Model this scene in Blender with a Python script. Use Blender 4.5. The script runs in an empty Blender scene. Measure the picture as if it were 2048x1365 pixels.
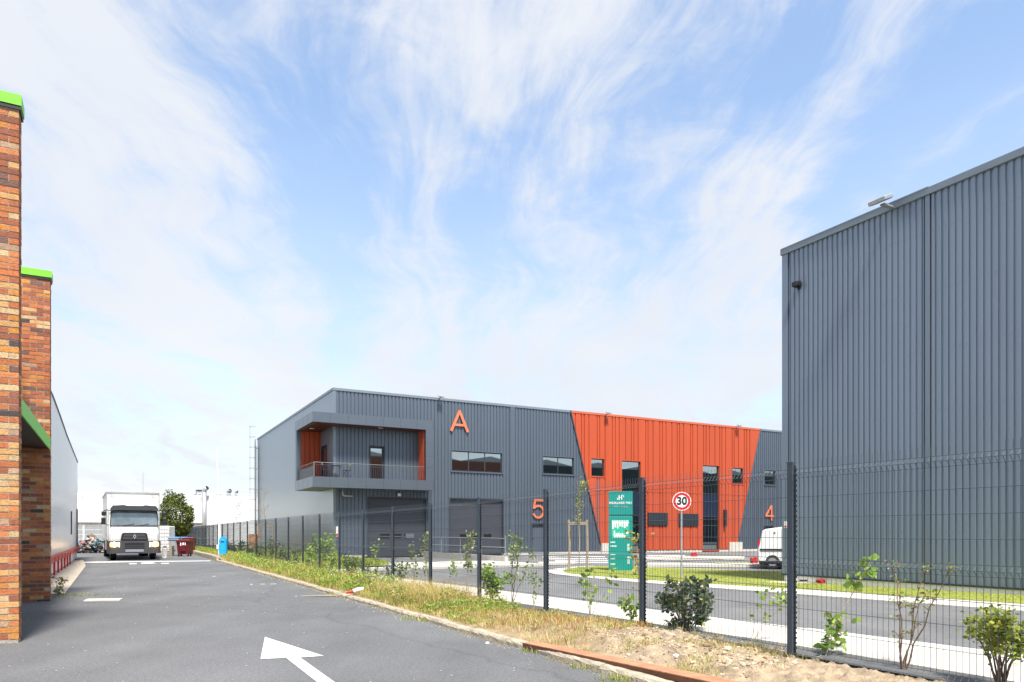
import bpy, math, random
import numpy as np
from mathutils import Vector, Matrix
R = math.radians
random.seed(7); rng = np.random.default_rng(11)
scn = bpy.context.scene
COL = scn.collection
# ------------------------------------------------------------------ camera
F = 1444.0; HZ = 1065.0; EYE = 1.4          # focal length and horizon of the 2048 px photograph, eye height
cam = bpy.data.cameras.new("camera"); camo = bpy.data.objects.new("camera", cam); COL.objects.link(camo)
camo.location = (0, 0, EYE); camo.rotation_euler = (R(90), 0, 0)
cam.sensor_width = 36; cam.lens = F / 2048 * 36; cam.shift_y = (HZ - 682.5) / 2048
cam.clip_start = 0.05; cam.clip_end = 3000
scn.camera = camo
# ------------------------------------------------------------------ frame of the site: c across the road, s along it
TH = math.atan2(.4795, .8776); U2 = Vector((math.cos(TH), math.sin(TH), 0)); U1 = Vector((-math.sin(TH), math.cos(TH), 0))
def W(c, s, z=0.0): return U2 * c + U1 * s + Vector((0, 0, z))
# ------------------------------------------------------------------ light
SUN_DIR = (U2 * .15 + U1 * .99).normalized(); SUN_EL = R(60)
trav = Vector((SUN_DIR.x * math.cos(SUN_EL), SUN_DIR.y * math.cos(SUN_EL), -math.sin(SUN_EL)))
sl = bpy.data.lights.new("sun", 'SUN'); sl.energy = 3.6; sl.angle = R(9); sl.color = (1, .95, .87)
so = bpy.data.objects.new("sun", sl); COL.objects.link(so); so.rotation_euler = trav.to_track_quat('-Z', 'Y').to_euler()
scn.view_settings.view_transform = 'Standard'; scn.view_settings.look = 'None'
scn.view_settings.exposure = 1.1; scn.view_settings.gamma = 1.0
wd = bpy.data.worlds.new("World"); scn.world = wd; wd.use_nodes = True
nt = wd.node_tree; nt.nodes.clear()
def N(t, **k):
    n = nt.nodes.new(t)
    for a, b in k.items(): setattr(n, a, b)
    return n
def LK(a, b): nt.links.new(a, b)
def M_(op, a, b=None, c=None, clamp=False):
    n = N('ShaderNodeMath', operation=op, use_clamp=clamp)
    for i, v in enumerate((a, b, c)):
        if v is None: continue
        if isinstance(v, (int, float)): n.inputs[i].default_value = v
        else: LK(v, n.inputs[i])
    return n.outputs[0]
sky = N('ShaderNodeTexSky', sky_type='NISHITA', sun_disc=False)
sky.sun_elevation = SUN_EL; sky.sun_rotation = math.atan2(-trav.x, -trav.y); sky.air_density = 1.0; sky.dust_density = .4; sky.ozone_density = 2.0
tc = N('ShaderNodeTexCoord'); sx = N('ShaderNodeSeparateXYZ'); LK(tc.outputs['Generated'], sx.inputs[0])
zz = M_('ADD', M_('MAXIMUM', sx.outputs[2], 0.0), .16)
uu = M_('DIVIDE', sx.outputs[0], zz); vv = M_('DIVIDE', sx.outputs[1], zz)
def comb(a, b, c=0.0):
    n = N('ShaderNodeCombineXYZ')
    for i, v in enumerate((a, b, c)):
        if isinstance(v, (int, float)): n.inputs[i].default_value = v
        else: LK(v, n.inputs[i])
    return n.outputs[0]
def noise(vec, sc, det=6, rough=.55, dist=0.0, off=0.0):
    n = N('ShaderNodeTexNoise'); n.inputs['Scale'].default_value = sc; n.inputs['Detail'].default_value = det
    n.inputs['Roughness'].default_value = rough; n.inputs['Distortion'].default_value = dist
    if off:
        a = N('ShaderNodeVectorMath', operation='ADD'); LK(vec, a.inputs[0]); a.inputs[1].default_value = (off, off * .7, off * .3); vec = a.outputs[0]
    LK(vec, n.inputs['Vector']); return n.outputs['Fac']
warp = noise(comb(uu, vv), .55, 4, .5)
warp2 = noise(comb(uu, vv), .8, 4, .55, 0, 21.0)
us = M_('ADD', uu, M_('MULTIPLY', M_('SUBTRACT', warp, .5), 1.25))
vs_ = M_('ADD', vv, M_('MULTIPLY', M_('SUBTRACT', warp2, .5), .7))
n1 = noise(comb(us, M_('MULTIPLY', vs_, .26)), 2.1, 10, .60, .25, 3.1)      # long bands
n2 = noise(comb(us, M_('MULTIPLY', vs_, .22)), 7.5, 10, .62, .35, 7.7)      # fibres inside them
n3 = noise(comb(uu, vv), .9, 3, .5, 0, 12.3)
n4 = noise(comb(us, vs_), 5.0, 10, .66, .5, 31.0)                           # mottled cirrocumulus
cov = M_('ADD', M_('MULTIPLY', n1, 2.1), M_('MULTIPLY', n2, .95))
cov = M_('ADD', cov, M_('MULTIPLY', n3, .40)); cov = M_('ADD', cov, M_('MULTIPLY', n4, .75)); cov = M_('SUBTRACT', cov, 1.12)
def blob(px, py, rad, amp):                     # a broad opening or bank in the cloud sheet, round a compass direction
    d = Vector((px - 1024, F, HZ - py)).normalized()
    n = N('ShaderNodeVectorMath', operation='DISTANCE'); LK(tc.outputs['Generated'], n.inputs[0]); n.inputs[1].default_value = d
    mr = N('ShaderNodeMapRange', interpolation_type='SMOOTHERSTEP'); LK(n.outputs['Value'], mr.inputs['Value'])
    mr.inputs['From Min'].default_value = 0; mr.inputs['From Max'].default_value = rad
    mr.inputs['To Min'].default_value = amp; mr.inputs['To Max'].default_value = 0
    return mr.outputs[0]
for a in ((1080, 430, .22, -.22), (560, 470, .14, -.14), (760, 330, .26, -.22), (1250, 60, .26, -.14), (520, 120, .16, -.16), (1880, 330, .26, -.16), (1650, 120, .2, -.10),
          (280, 360, .30, .05), (1500, 560, .34, .16), (870, 600, .16, .14), (1000, 700, .5, .10), (120, 90, .2, .05), (1300, 260, .16, .10)):
    cov = M_('ADD', cov, blob(*a))
mr = N('ShaderNodeMapRange', interpolation_type='SMOOTHSTEP'); LK(cov, mr.inputs['Value'])
mr.inputs['From Min'].default_value = .64; mr.inputs['From Max'].default_value = 1.26; mr.inputs['To Min'].default_value = .22; mr.inputs['To Max'].default_value = .97
cv = mr.outputs[0]
hz = N('ShaderNodeMapRange', interpolation_type='LINEAR'); LK(sx.outputs[2], hz.inputs['Value'])
hz.inputs['From Min'].default_value = .0; hz.inputs['From Max'].default_value = .50
hz.inputs['To Min'].default_value = .86; hz.inputs['To Max'].default_value = 0
cv = M_('SUBTRACT', 1.0, M_('MULTIPLY', M_('SUBTRACT', 1.0, cv), M_('SUBTRACT', 1.0, hz.outputs[0])), clamp=True)
mx = N('ShaderNodeMix', data_type='RGBA'); LK(cv, mx.inputs[0])
sk = N('ShaderNodeVectorMath', operation='MULTIPLY'); LK(sky.outputs[0], sk.inputs[0]); sk.inputs[1].default_value = (1.08, 1.29, 1.37)
LK(sk.outputs[0], mx.inputs[6])
shade = N('ShaderNodeMix', data_type='RGBA'); sr = N('ShaderNodeMapRange'); LK(n3, sr.inputs['Value']); sr.inputs['From Min'].default_value = .35; sr.inputs['From Max'].default_value = .65
LK(sr.outputs[0], shade.inputs[0]); shade.inputs[6].default_value = (3.85, 4.05, 4.4, 1); shade.inputs[7].default_value = (4.35, 4.45, 4.65, 1)
LK(shade.outputs[2], mx.inputs[7])
bg = N('ShaderNodeBackground'); LK(mx.outputs[2], bg.inputs[0]); bg.inputs[1].default_value = .10
ow = N('ShaderNodeOutputWorld'); LK(bg.outputs[0], ow.inputs[0])
try:
    scn.cycles.max_bounces = 6; scn.cycles.transparent_max_bounces = 8; scn.cycles.caustics_reflective = False
except Exception: pass

# ------------------------------------------------------------------ geometry of the photograph's rays
def gp(px, py, z=0.0):
    Y = (EYE - z) * F / (py - HZ); return Vector(((px - 1024) / F * Y, Y, z))
def cs(v): return (v.dot(U2), v.dot(U1))
def gcs(px, py, z=0.0): return cs(gp(px, py, z))
def at(px, py, Y): return Vector(((px - 1024) / F * Y, Y, EYE + (HZ - py) / F * Y))
CA, SA = 11.263, 42.735
CB, SB = 17.789, 15.287
def fA(px, py=HZ, pl=SA):                        # point of the long facade seen at px,py -> local x, z
    t = (px - 1024) / F
    c = pl * (t * U1.y - U1.x) / (U2.x - t * U2.y); Y = c * U2.y + pl * U1.y
    return c - CA, EYE + (HZ - py) / F * Y
def fS(px, py=HZ, pl=CA, s0=SA):                 # point of a wall that runs along the road
    t = (px - 1024) / F
    s = pl * (U2.x - t * U2.y) / (t * U1.y - U1.x); Y = pl * U2.y + s * U1.y
    return s - s0, EYE + (HZ - py) / F * Y
def zE(v):                                       # level of the estate's ground
    return -.10 + max(0.0, min(.22, (22 - v.y) * .0155))
def zEcs(c, s): return zE(W(c, s))

# ------------------------------------------------------------------ materials
MATS = {}
def mat(name, col, rough=.6,  metal=0.0, var=0.0, vscale=3.0, bump=0.0, bscale=40.0, spec=.5, emit=None, estr=0, attr=False, transl=0.0, coat=0.0, stretch=None, rv=.12):
    if name in MATS: return MATS[name]
    m = bpy.data.materials.new(name); m.use_nodes = True; t = m.node_tree; b = t.nodes['Principled BSDF']
    b.inputs['Base Color'].default_value = (*col, 1); b.inputs['Roughness'].default_value = rough; b.inputs['Metallic'].default_value = metal
    b.inputs['Specular IOR Level'].default_value = spec; b.inputs['Coat Weight'].default_value = coat
    tcn = t.nodes.new('ShaderNodeTexCoord'); src = tcn.outputs['Object']
    if stretch:
        mp = t.nodes.new('ShaderNodeMapping'); mp.inputs['Scale'].default_value = stretch; t.links.new(src, mp.inputs[0]); src = mp.outputs[0]
    colout = None
    if attr:
        a = t.nodes.new('ShaderNodeAttribute'); a.attribute_name = 'Col'; colout = a.outputs['Color']
    if var > 0:
        n = t.nodes.new('ShaderNodeTexNoise'); n.inputs['Scale'].default_value = vscale; n.inputs['Detail'].default_value = 8; n.inputs['Roughness'].default_value = .65
        t.links.new(src, n.inputs['Vector'])
        r = t.nodes.new('ShaderNodeMapRange'); t.links.new(n.outputs['Fac'], r.inputs['Value']); r.inputs['From Min'].default_value = .3; r.inputs['From Max'].default_value = .7
        r.inputs['To Min'].default_value = 1 - var; r.inputs['To Max'].default_value = 1 + var
        mu = t.nodes.new('ShaderNodeVectorMath'); mu.operation = 'MULTIPLY'
        if colout is not None: t.links.new(colout, mu.inputs[0])
        else: mu.inputs[0].default_value = col
        t.links.new(r.outputs[0], mu.inputs[1]); colout = mu.outputs[0]
        r2 = t.nodes.new('ShaderNodeMapRange'); t.links.new(n.outputs['Fac'], r2.inputs['Value'])
        r2.inputs['To Min'].default_value = max(0, rough - rv); r2.inputs['To Max'].default_value = min(1, rough + rv); t.links.new(r2.outputs[0], b.inputs['Roughness'])
    if colout is not None: t.links.new(colout, b.inputs['Base Color'])
    if bump > 0:
        n = t.nodes.new('ShaderNodeTexNoise'); n.inputs['Scale'].default_value = bscale; n.inputs['Detail'].default_value = 6
        t.links.new(src, n.inputs['Vector']); bp = t.nodes.new('ShaderNodeBump'); bp.inputs['Strength'].default_value = bump; bp.inputs['Distance'].default_value = .02
        t.links.new(n.outputs['Fac'], bp.inputs['Height']); t.links.new(bp.outputs[0], b.inputs['Normal'])
    if emit: b.inputs['Emission Color'].default_value = (*emit, 1); b.inputs['Emission Strength'].default_value = estr
    if transl > 0:
        tr = t.nodes.new('ShaderNodeBsdfTranslucent'); ms = t.nodes.new('ShaderNodeMixShader'); ms.inputs[0].default_value = transl
        if colout is not None: t.links.new(colout, tr.inputs[0])
        else: tr.inputs[0].default_value = (*col, 1)
        t.links.new(b.outputs[0], ms.inputs[1]); t.links.new(tr.outputs[0], ms.inputs[2]); t.links.new(ms.outputs[0], t.nodes['Material Output'].inputs[0])
    MATS[name] = m; return m
def asphalt(name, col, speck=1.0, warm=0.0, cracks=0.0):
    m = bpy.data.materials.new(name); m.use_nodes = True; t = m.node_tree; b = t.nodes['Principled BSDF']; L = t.links.new
    tcn = t.nodes.new('ShaderNodeTexCoord'); o = tcn.outputs['Object']
    def nz(sc, d=4, r=.6, vec=None):
        n = t.nodes.new('ShaderNodeTexNoise'); n.inputs['Scale'].default_value = sc; n.inputs['Detail'].default_value = d; n.inputs['Roughness'].default_value = r
        L(vec or o, n.inputs['Vector']); return n.outputs['Fac']
    def ramp(f, a, b_, lo, hi):
        r = t.nodes.new('ShaderNodeMapRange'); L(f, r.inputs['Value']); r.inputs['From Min'].default_value = a; r.inputs['From Max'].default_value = b_
        r.inputs['To Min'].default_value = lo; r.inputs['To Max'].default_value = hi; return r.outputs[0]
    def mul(a, b_):
        n = t.nodes.new('ShaderNodeMath'); n.operation = 'MULTIPLY'; L(a, n.inputs[0]); L(b_, n.inputs[1]); return n.outputs[0]
    fine = mul(ramp(nz(190, 2, .8), .3, .7, 1 - .34 * speck, 1 + .38 * speck), ramp(nz(55, 3, .85), .32, .68, 1 - .42 * speck, 1 + .50 * speck))
    mid = ramp(nz(22, 6, .7), .3, .7, .80, 1.22)
    mp = t.nodes.new('ShaderNodeMapping'); mp.inputs['Rotation'].default_value = (0, 0, 0); mp.inputs['Scale'].default_value = (.55, .16, 1); L(o, mp.inputs[0])
    big = ramp(nz(1.6, 6, .62, mp.outputs[0]), .32, .68, .88, 1.12)
    big2 = ramp(nz(.35, 4, .6), .35, .65, .88, 1.12)
    f = mul(mul(fine, mid), mul(big, big2))
    if cracks > 0:
        wv = t.nodes.new('ShaderNodeTexVoronoi'); wv.feature = 'DISTANCE_TO_EDGE'; wv.inputs['Scale'].default_value = .17
        nn = t.nodes.new('ShaderNodeTexNoise'); nn.inputs['Scale'].default_value = 1.2; nn.inputs['Detail'].default_value = 6; L(o, nn.inputs['Vector'])
        mxv = t.nodes.new('ShaderNodeMix'); mxv.data_type = 'VECTOR'; mxv.inputs[0].default_value = .35; L(o, mxv.inputs[4]); L(nn.outputs['Color'], mxv.inputs[5]); L(mxv.outputs[1], wv.inputs['Vector'])
        f = mul(f, ramp(wv.outputs['Distance'], .0, .006, 1 - cracks, 1))
    # pale chips of grit and litter pressed into the surface
    vo = t.nodes.new('ShaderNodeTexVoronoi'); vo.inputs['Scale'].default_value = 3.2; L(o, vo.inputs['Vector'])
    chip = ramp(vo.outputs['Distance'], .035, .05, 1, 0)
    mu = t.nodes.new('ShaderNodeVectorMath'); mu.operation = 'SCALE'; mu.inputs[0].default_value = col; L(f, mu.inputs['Scale'])
    mixc = t.nodes.new('ShaderNodeMix'); mixc.data_type = 'RGBA'; L(mul(chip, ramp(nz(.9, 2), .5, .6, 0, .55 * speck)), mixc.inputs[0]); L(mu.outputs[0], mixc.inputs[6]); mixc.inputs[7].default_value = (.5, .5, .46, 1)
    L(mixc.outputs[2], b.inputs['Base Color']); b.inputs['Roughness'].default_value = .88; b.inputs['Specular IOR Level'].default_value = .3
    bp = t.nodes.new('ShaderNodeBump'); bp.inputs['Strength'].default_value = .55; bp.inputs['Distance'].default_value = .006; L(nz(150, 3, .7), bp.inputs['Height']); L(bp.outputs[0], b.inputs['Normal'])
    MATS[name] = m; return m

m_road = asphalt('asphalt_old', (.128, .129, .133), 1.0, cracks=.16)
m_eroad = asphalt('asphalt_new', (.16, .16, .16), .5)
m_conc = mat('concrete_pale', (.56, .53, .47), .85, var=.10, vscale=1.3, bump=.25, bscale=60)
m_kerb = mat('kerb_old', (.40, .345, .26), .9, var=.35, vscale=5, bump=.7, bscale=35)
m_line = mat('road_paint', (.66, .66, .65), .7, var=.16, vscale=45)
m_wornline = mat('road_paint_worn', (.42, .41, .39), .8, var=.4, vscale=30)
m_soil = mat('dry_soil', (.30, .22, .13), .95, var=.45, vscale=5, bump=1.0, bscale=22)
m_rub = mat('pale_rubble', (.35, .265, .175), .95, var=.5, vscale=5, bump=1.0, bscale=45)
m_geo = mat('weed_membrane', (.12, .12, .12), .9, var=.25, vscale=6)
m_lawn = mat('lawn_base', (.25, .28, .045), .95, var=.35, vscale=4, bump=.6, bscale=60)
m_grey = mat('cladding_grey', (.125, .155, .195), .40, metal=.45, var=.04, vscale=.8, spec=.55, stretch=(1, 1, .15), rv=.03)
m_greyB = mat('cladding_blue_grey', (.205, .25, .31), .38, metal=.30, var=.08, vscale=.9, spec=.6, stretch=(1, 1, .10), rv=.03)
m_side = mat('cladding_smooth_side', (.22, .26, .305), .30, metal=.5, var=.04, vscale=.55, spec=.6, stretch=(1, .6, .12), rv=.03)
m_fascia = mat('fascia_panel', (.155, .185, .222), .36, metal=.65, var=.03, vscale=1.5, rv=.02)
m_fasciaside = m_fascia
m_trim = mat('dark_trim', (.035, .043, .055), .45, var=.05)
m_flash = mat('grey_flashing', (.20, .235, .27), .45, metal=.2, var=.06)
m_orange = mat('cladding_orange', (.47, .078, .029), .50, var=.08, vscale=.8, spec=.4, stretch=(1, 1, .15))
m_orangel = mat('orange_letter', (.70, .19, .09), .45, var=.04)
m_glass = mat('window_glass', (.42, .49, .50), .02, metal=1.0)
m_bluepan = mat('blue_spandrel', (.018, .028, .055), .12, spec=.8)
m_door = mat('sectional_door', (.050, .054, .068), .55, var=.05)
m_soffit = mat('dark_red_soffit', (.085, .022, .015), .5, var=.1)
m_white = mat('white_cladding', (.78, .79, .80), .30, var=.03, vscale=.5, spec=.5, stretch=(1, .5, .2), rv=.03)
m_farwhite = mat('far_white_cladding', (.78, .78, .78), .5, var=.03, vscale=.3)
m_red = mat('red_paint', (.55, .018, .022), .45, var=.15, vscale=6)
m_green = mat('green_coping', (.19, .68, .03), .45, var=.10, vscale=3)
m_dark = mat('black_plastic', (.012, .012, .014), .5, var=.1)
m_post = mat('fence_grey', (.052, .072, .098), .38, metal=.1, var=.05)
m_wire = mat('fence_wire', (.070, .088, .11), .55, metal=.1, spec=.3)
m_galv = mat('galvanised', (.42, .43, .44), .45, metal=.5, var=.08)
m_wpaint = mat('white_paint', (.80, .80, .79), .3, var=.03, vscale=2, coat=.2)
m_mortar = mat('mortar', (.38, .34, .28), .95, var=.25, vscale=12, bump=.8, bscale=60)
m_brick = mat('brick', (.4, .2, .1), .85, var=.30, vscale=28, bump=.9, bscale=90, attr=True)
m_leaf = mat('leaf', (.1, .2, .03), .5, attr=True, transl=.35)
m_grass = mat('grass_blade', (.1, .2, .03), .6, attr=True, transl=.3)
m_bark = mat('bark', (.17, .11, .07), .9, var=.3, vscale=30, bump=.5)
m_twig = mat('pale_twig', (.36, .29, .20), .9, var=.2, vscale=30)
m_wood = mat('weathered_wood', (.36, .29, .21), .85, var=.3, vscale=8, stretch=(4, 4, .6), bump=.5)
m_rust = mat('rust_beam', (.44, .205, .11), .8, var=.28, vscale=7, bump=.4, bscale=70)
m_rustshade_tag = mat('shaded_rust_and_tag', (.13, .055, .03), .9, var=.3, vscale=9)  # rust with the beam sides' shade in the colour; also a stake tag
m_teal = mat('teal_panel', (.0, .255, .235), .35, var=.03, coat=.3)
m_tealshade_joint = mat('teal_shade_and_joint', (.0, .17, .145), .4)  # teal with the totem's side shade in the colour; also its joint
m_tealp = mat('teal_picture', (.02, .46, .32), .35)
m_lwhite = mat('sign_white', (.85, .87, .86), .4)
m_lred = mat('sign_red', (.62, .012, .02), .35)
m_lblack = mat('sign_black', (.012, .012, .012), .4)
m_blue = mat('blue_plastic', (.012, .36, .78), .35, var=.04)
m_tyre = mat('tyre', (.018, .018, .019), .85, var=.2, vscale=20)
m_fabric = mat('litter', (.3, .3, .3), .7, attr=True)

# ------------------------------------------------------------------ mesh builder
class MB:
    def __init__(s): s.v = []; s.f = []; s.c = []; s.cur = None
    def add(s, vs, fs):
        o = len(s.v); s.v += [tuple(p) for p in vs]; s.f += [tuple(i + o for i in f) for f in fs]
        if s.cur is not None: s.c += [s.cur] * len(fs)
        return s
    def box(s, x0, x1, y0, y1, z0, z1, M=None):
        vs = [Vector(p) for p in ((x0, y0, z0), (x1, y0, z0), (x1, y1, z0), (x0, y1, z0), (x0, y0, z1), (x1, y0, z1), (x1, y1, z1), (x0, y1, z1))]
        if M is not None: vs = [M @ p for p in vs]
        return s.add(vs, ((0, 3, 2, 1), (4, 5, 6, 7), (0, 1, 5, 4), (1, 2, 6, 5), (2, 3, 7, 6), (3, 0, 4, 7)))
    def bbox(s, x0, x1, y0, y1, z0, z1, b=.02, M=None):   # box with chamfered upright edges and top
        pts = [(x0 + b, y0), (x1 - b, y0), (x1, y0 + b), (x1, y1 - b), (x1 - b, y1), (x0 + b, y1), (x0, y1 - b), (x0, y0 + b)]
        cx, cy = (x0 + x1) / 2, (y0 + y1) / 2
        def ring(z, k): return [Vector((p[0] - math.copysign(k, p[0] - cx), p[1] - math.copysign(k, p[1] - cy), z)) for p in pts]
        vs = ring(z0, b * .7) + ring(z0 + b, 0) + ring(z1 - b, 0) + ring(z1, b * .7)
        if M is not None: vs = [M @ p for p in vs]
        fs = [tuple(range(7, -1, -1)), tuple(range(24, 32))]
        for k in range(3):
            for i in range(8): j = (i + 1) % 8; fs.append((k * 8 + i, k * 8 + j, k * 8 + 8 + j, k * 8 + 8 + i))
        return s.add(vs, fs)
    def quad(s, a, b, c, d): return s.add((a, b, c, d), ((0, 1, 2, 3),))
    def prism(s, poly, y0, y1, ax='y', M=None):     # polygon in the plane across axis ax, extruded along it
        def P(p, t):
            if ax == 'y': return Vector((p[0], t, p[1]))
            if ax == 'x': return Vector((t, p[0], p[1]))
            return Vector((p[0], p[1], t))
        n = len(poly); vs = [P(p, y0) for p in poly] + [P(p, y1) for p in poly]
        if M is not None: vs = [M @ p for p in vs]
        fs = [tuple(range(n)), tuple(range(2 * n - 1, n - 1, -1))]
        for i in range(n): j = (i + 1) % n; fs.append((i, i + n, j + n, j))
        return s.add(vs, fs)
    def tube(s, p0, p1, r0, r1=None, n=8, cap=True):
        return s.path([p0, p1], [r0, r0 if r1 is None else r1], n, cap)
    def path(s, pts, rad, n=6, cap=True):
        pts = [Vector(p) for p in pts]
        if isinstance(rad, (int, float)): rad = [rad] * len(pts)
        vs = []; fs = []; prev = None
        for i, p in enumerate(pts):
            d = (pts[min(i + 1, len(pts) - 1)] - pts[max(i - 1, 0)])
            if d.length < 1e-9: d = Vector((0, 0, 1))
            d.normalize()
            if prev is None: a = d.orthogonal().normalized()
            else: a = (prev - d * prev.dot(d)); a = a.normalized() if a.length > 1e-6 else d.orthogonal().normalized()
            prev = a; b = d.cross(a)
            for k in range(n):
                t = 2 * math.pi * (k + .5) / n; vs.append(p + (a * math.cos(t) + b * math.sin(t)) * rad[i])
        for i in range(len(pts) - 1):
            for k in range(n): j = (k + 1) % n; fs.append((i * n + k, i * n + j, i * n + n + j, i * n + n + k))
        if cap: fs.append(tuple(range(n - 1, -1, -1))); fs.append(tuple(range((len(pts) - 1) * n, len(pts) * n)))
        return s.add(vs, fs)
    def disc(s, c, nrm, r, t, n=32):
        nrm = Vector(nrm).normalized(); return s.tube(Vector(c) - nrm * t / 2, Vector(c) + nrm * t / 2, r, r, n)
    def build(s, name, m, parent=None, loc=None, rot=0.0, smooth=False, **props):
        me = bpy.data.meshes.new(name); me.from_pydata([tuple(p) for p in s.v], [], s.f); me.update()
        for mm in (m if isinstance(m, (list, tuple)) else [m]): me.materials.append(mm)
        if s.c and len(s.c) == len(s.f):
            at_ = me.color_attributes.new('Col', 'FLOAT_COLOR', 'CORNER'); arr = []
            for f, c in zip(s.f, s.c): arr += [c[0], c[1], c[2], 1.0] * len(f)
            at_.data.foreach_set('color', arr)
        if smooth: me.polygons.foreach_set('use_smooth', [True] * len(me.polygons))
        ob = bpy.data.objects.new(name, me); COL.objects.link(ob)
        if parent: ob.parent = parent
        if loc is not None: ob.location = loc
        ob.rotation_euler.z = rot
        for k, v in props.items(): ob[k] = v
        return ob
def np_mesh(name, V, Fq, m, cols=None, parent=None, nv=4, loc=None, **props):     # big meshes from arrays; faces all nv-gons, colour per face
    me = bpy.data.meshes.new(name); V = np.asarray(V, dtype=np.float32); Fq = np.asarray(Fq, dtype=np.int32)
    me.vertices.add(len(V)); me.vertices.foreach_set('co', V.ravel())
    me.loops.add(Fq.size); me.loops.foreach_set('vertex_index', Fq.ravel())
    me.polygons.add(len(Fq)); me.polygons.foreach_set('loop_start', np.arange(0, Fq.size, nv, dtype=np.int32)); me.polygons.foreach_set('loop_total', np.full(len(Fq), nv, dtype=np.int32))
    me.update(calc_edges=True); me.materials.append(m)
    if cols is not None:
        a = me.color_attributes.new('Col', 'FLOAT_COLOR', 'CORNER')
        c4 = np.ones((len(Fq), nv, 4), dtype=np.float32); c4[:, :, :3] = np.asarray(cols)[:, None, :]; a.data.foreach_set('color', c4.ravel())
    ob = bpy.data.objects.new(name, me); COL.objects.link(ob)
    if parent: ob.parent = parent
    if loc is not None: ob.location = loc
    for k, v in props.items(): ob[k] = v
    return ob
def thing(name, label, cat, loc=(0, 0, 0), rot=0.0, group=None):
    o = bpy.data.objects.new(name, None); COL.objects.link(o); o.location = loc; o.rotation_euler.z = rot; o.empty_display_size = .3
    o['label'] = label; o['category'] = cat
    if group: o['group'] = group
    return o
def tag(o, label, cat, group=None):
    o['label'] = label; o['category'] = cat
    if group: o['group'] = group
    return o
def struct(o): o['kind'] = 'structure'; return o
def text_mesh(txt, size, ext=.01, bold=0.0):
    cu = bpy.data.curves.new('txt', 'FONT'); cu.body = txt; cu.size = size; cu.extrude = ext; cu.offset = bold; cu.align_x = 'CENTER'; cu.align_y = 'CENTER'
    ob = bpy.data.objects.new('txt', cu); COL.objects.link(ob); bpy.context.view_layer.update()
    dg = bpy.context.evaluated_depsgraph_get(); me = bpy.data.meshes.new_from_object(ob.evaluated_get(dg)); bpy.data.objects.remove(ob); bpy.data.curves.remove(cu)
    return me
def text_part(name, txt, size, m, parent, x, y, z, sx=1.0, bold=0.0, ext=.004):
    me = text_mesh(txt, size, ext, bold); me.name = name
    me.transform(Matrix.Translation((x, y, z)) @ Matrix.Rotation(R(90), 4, 'X') @ Matrix.Diagonal((sx, 1, 1, 1)))
    me.materials.clear(); me.materials.append(m); o = bpy.data.objects.new(name, me); COL.objects.link(o); o.parent = parent; return o

# ------------------------------------------------------------------ ground, roads, kerbs
def strip(name, m, c0, c1, s0, s1, dz, zf=None, ns=40, nc=2, thick=0.0, rough=0.0):
    zf = zf or zEcs; V = []; Fq = []
    for i in range(ns + 1):
        s = s0 + (s1 - s0) * i / ns
        a = c0(s) if callable(c0) else c0; b = c1(s) if callable(c1) else c1
        for j in range(nc + 1):
            c = a + (b - a) * j / nc; V.append(W(c, s, zf(c, s) + dz))
    w = nc + 1
    for i in range(ns):
        for j in range(nc): Fq.append((i * w + j, i * w + j + 1, (i + 1) * w + j + 1, (i + 1) * w + j))
    if thick:
        o = len(V)
        for i in range(ns + 1):
            for j in (0, nc): p = V[i * w + j]; V.append(p - Vector((0, 0, thick)))
        for i in range(ns):
            Fq.append((i * w, (i + 1) * w, o + (i + 1) * 2, o + i * 2)); Fq.append((i * w + nc, o + i * 2 + 1, o + (i + 1) * 2 + 1, (i + 1) * w + nc))
        Fq.append((0, o, o + 1, nc)) if nc == 1 else Fq.append(tuple(range(0, nc + 1)) + (o + 1, o))
        Fq.append((ns * w + nc, ns * w, o + 2 * ns, o + 2 * ns + 1)) if nc == 1 else None
    b = MB(); b.add(V, [f for f in Fq if f]); return struct(b.build(name, m))
b = MB(); n = 24
b.add([(-900, -300, -.42), (900, -300, -.42), (900, 1500, -.42), (-900, 1500, -.42)], [(0, 1, 2, 3)]); struct(b.build('ground', mat('far_ground', (.16, .15, .09), .95, var=.3, vscale=.2)))
flat = lambda c, s: 0.0
strip('road', m_road, -30, 4.32, -12, 75, 0, flat, 20, 4)
strip('estate_road', m_eroad, 6.0, 75, -12, 60, -.05, None, 60, 6)
strip('far_yard', m_conc, -30, 4.32, 75, 100, -.05, flat, 2, 2)
# kerb along the drive: worn stones, one after another
b = MB(); s = 3.0; k = 0
while s < 62:
    L_ = 1.0 + rng.uniform(-.04, .04); j = rng.uniform(-.012, .012); h = .068 + rng.uniform(-.010, .010)
    if s > 37.0: h += .16
    nn = 10; vs = []
    for i in range(nn + 1):
        ss = s + (L_ - .012) * i / nn; r = lambda a: rng.uniform(-a, a)
        c0 = 4.239 + j; w_ = .11 + (.10 if s > 37 else 0)
        for (cc, z) in ((c0, -.02), (c0 + .004 + r(.006), h * .55), (c0 + .01 + r(.006), h - .022 + r(.006)), (c0 + .03, h + r(.004)), (c0 + w_, h + .004 + r(.005)), (c0 + w_ + .01, -.02)):
            vs.append(W(cc, ss, z))
    fs = []
    for i in range(nn):
        for q in range(5): fs.append((i * 6 + q, (i + 1) * 6 + q, (i + 1) * 6 + q + 1, i * 6 + q + 1))
    fs += [(0, 1, 2, 3, 4, 5), tuple(nn * 6 + q for q in (5, 4, 3, 2, 1, 0))]
    b.add(vs, fs); s += L_; k += 1
struct(b.build('kerb', m_kerb))
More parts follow.
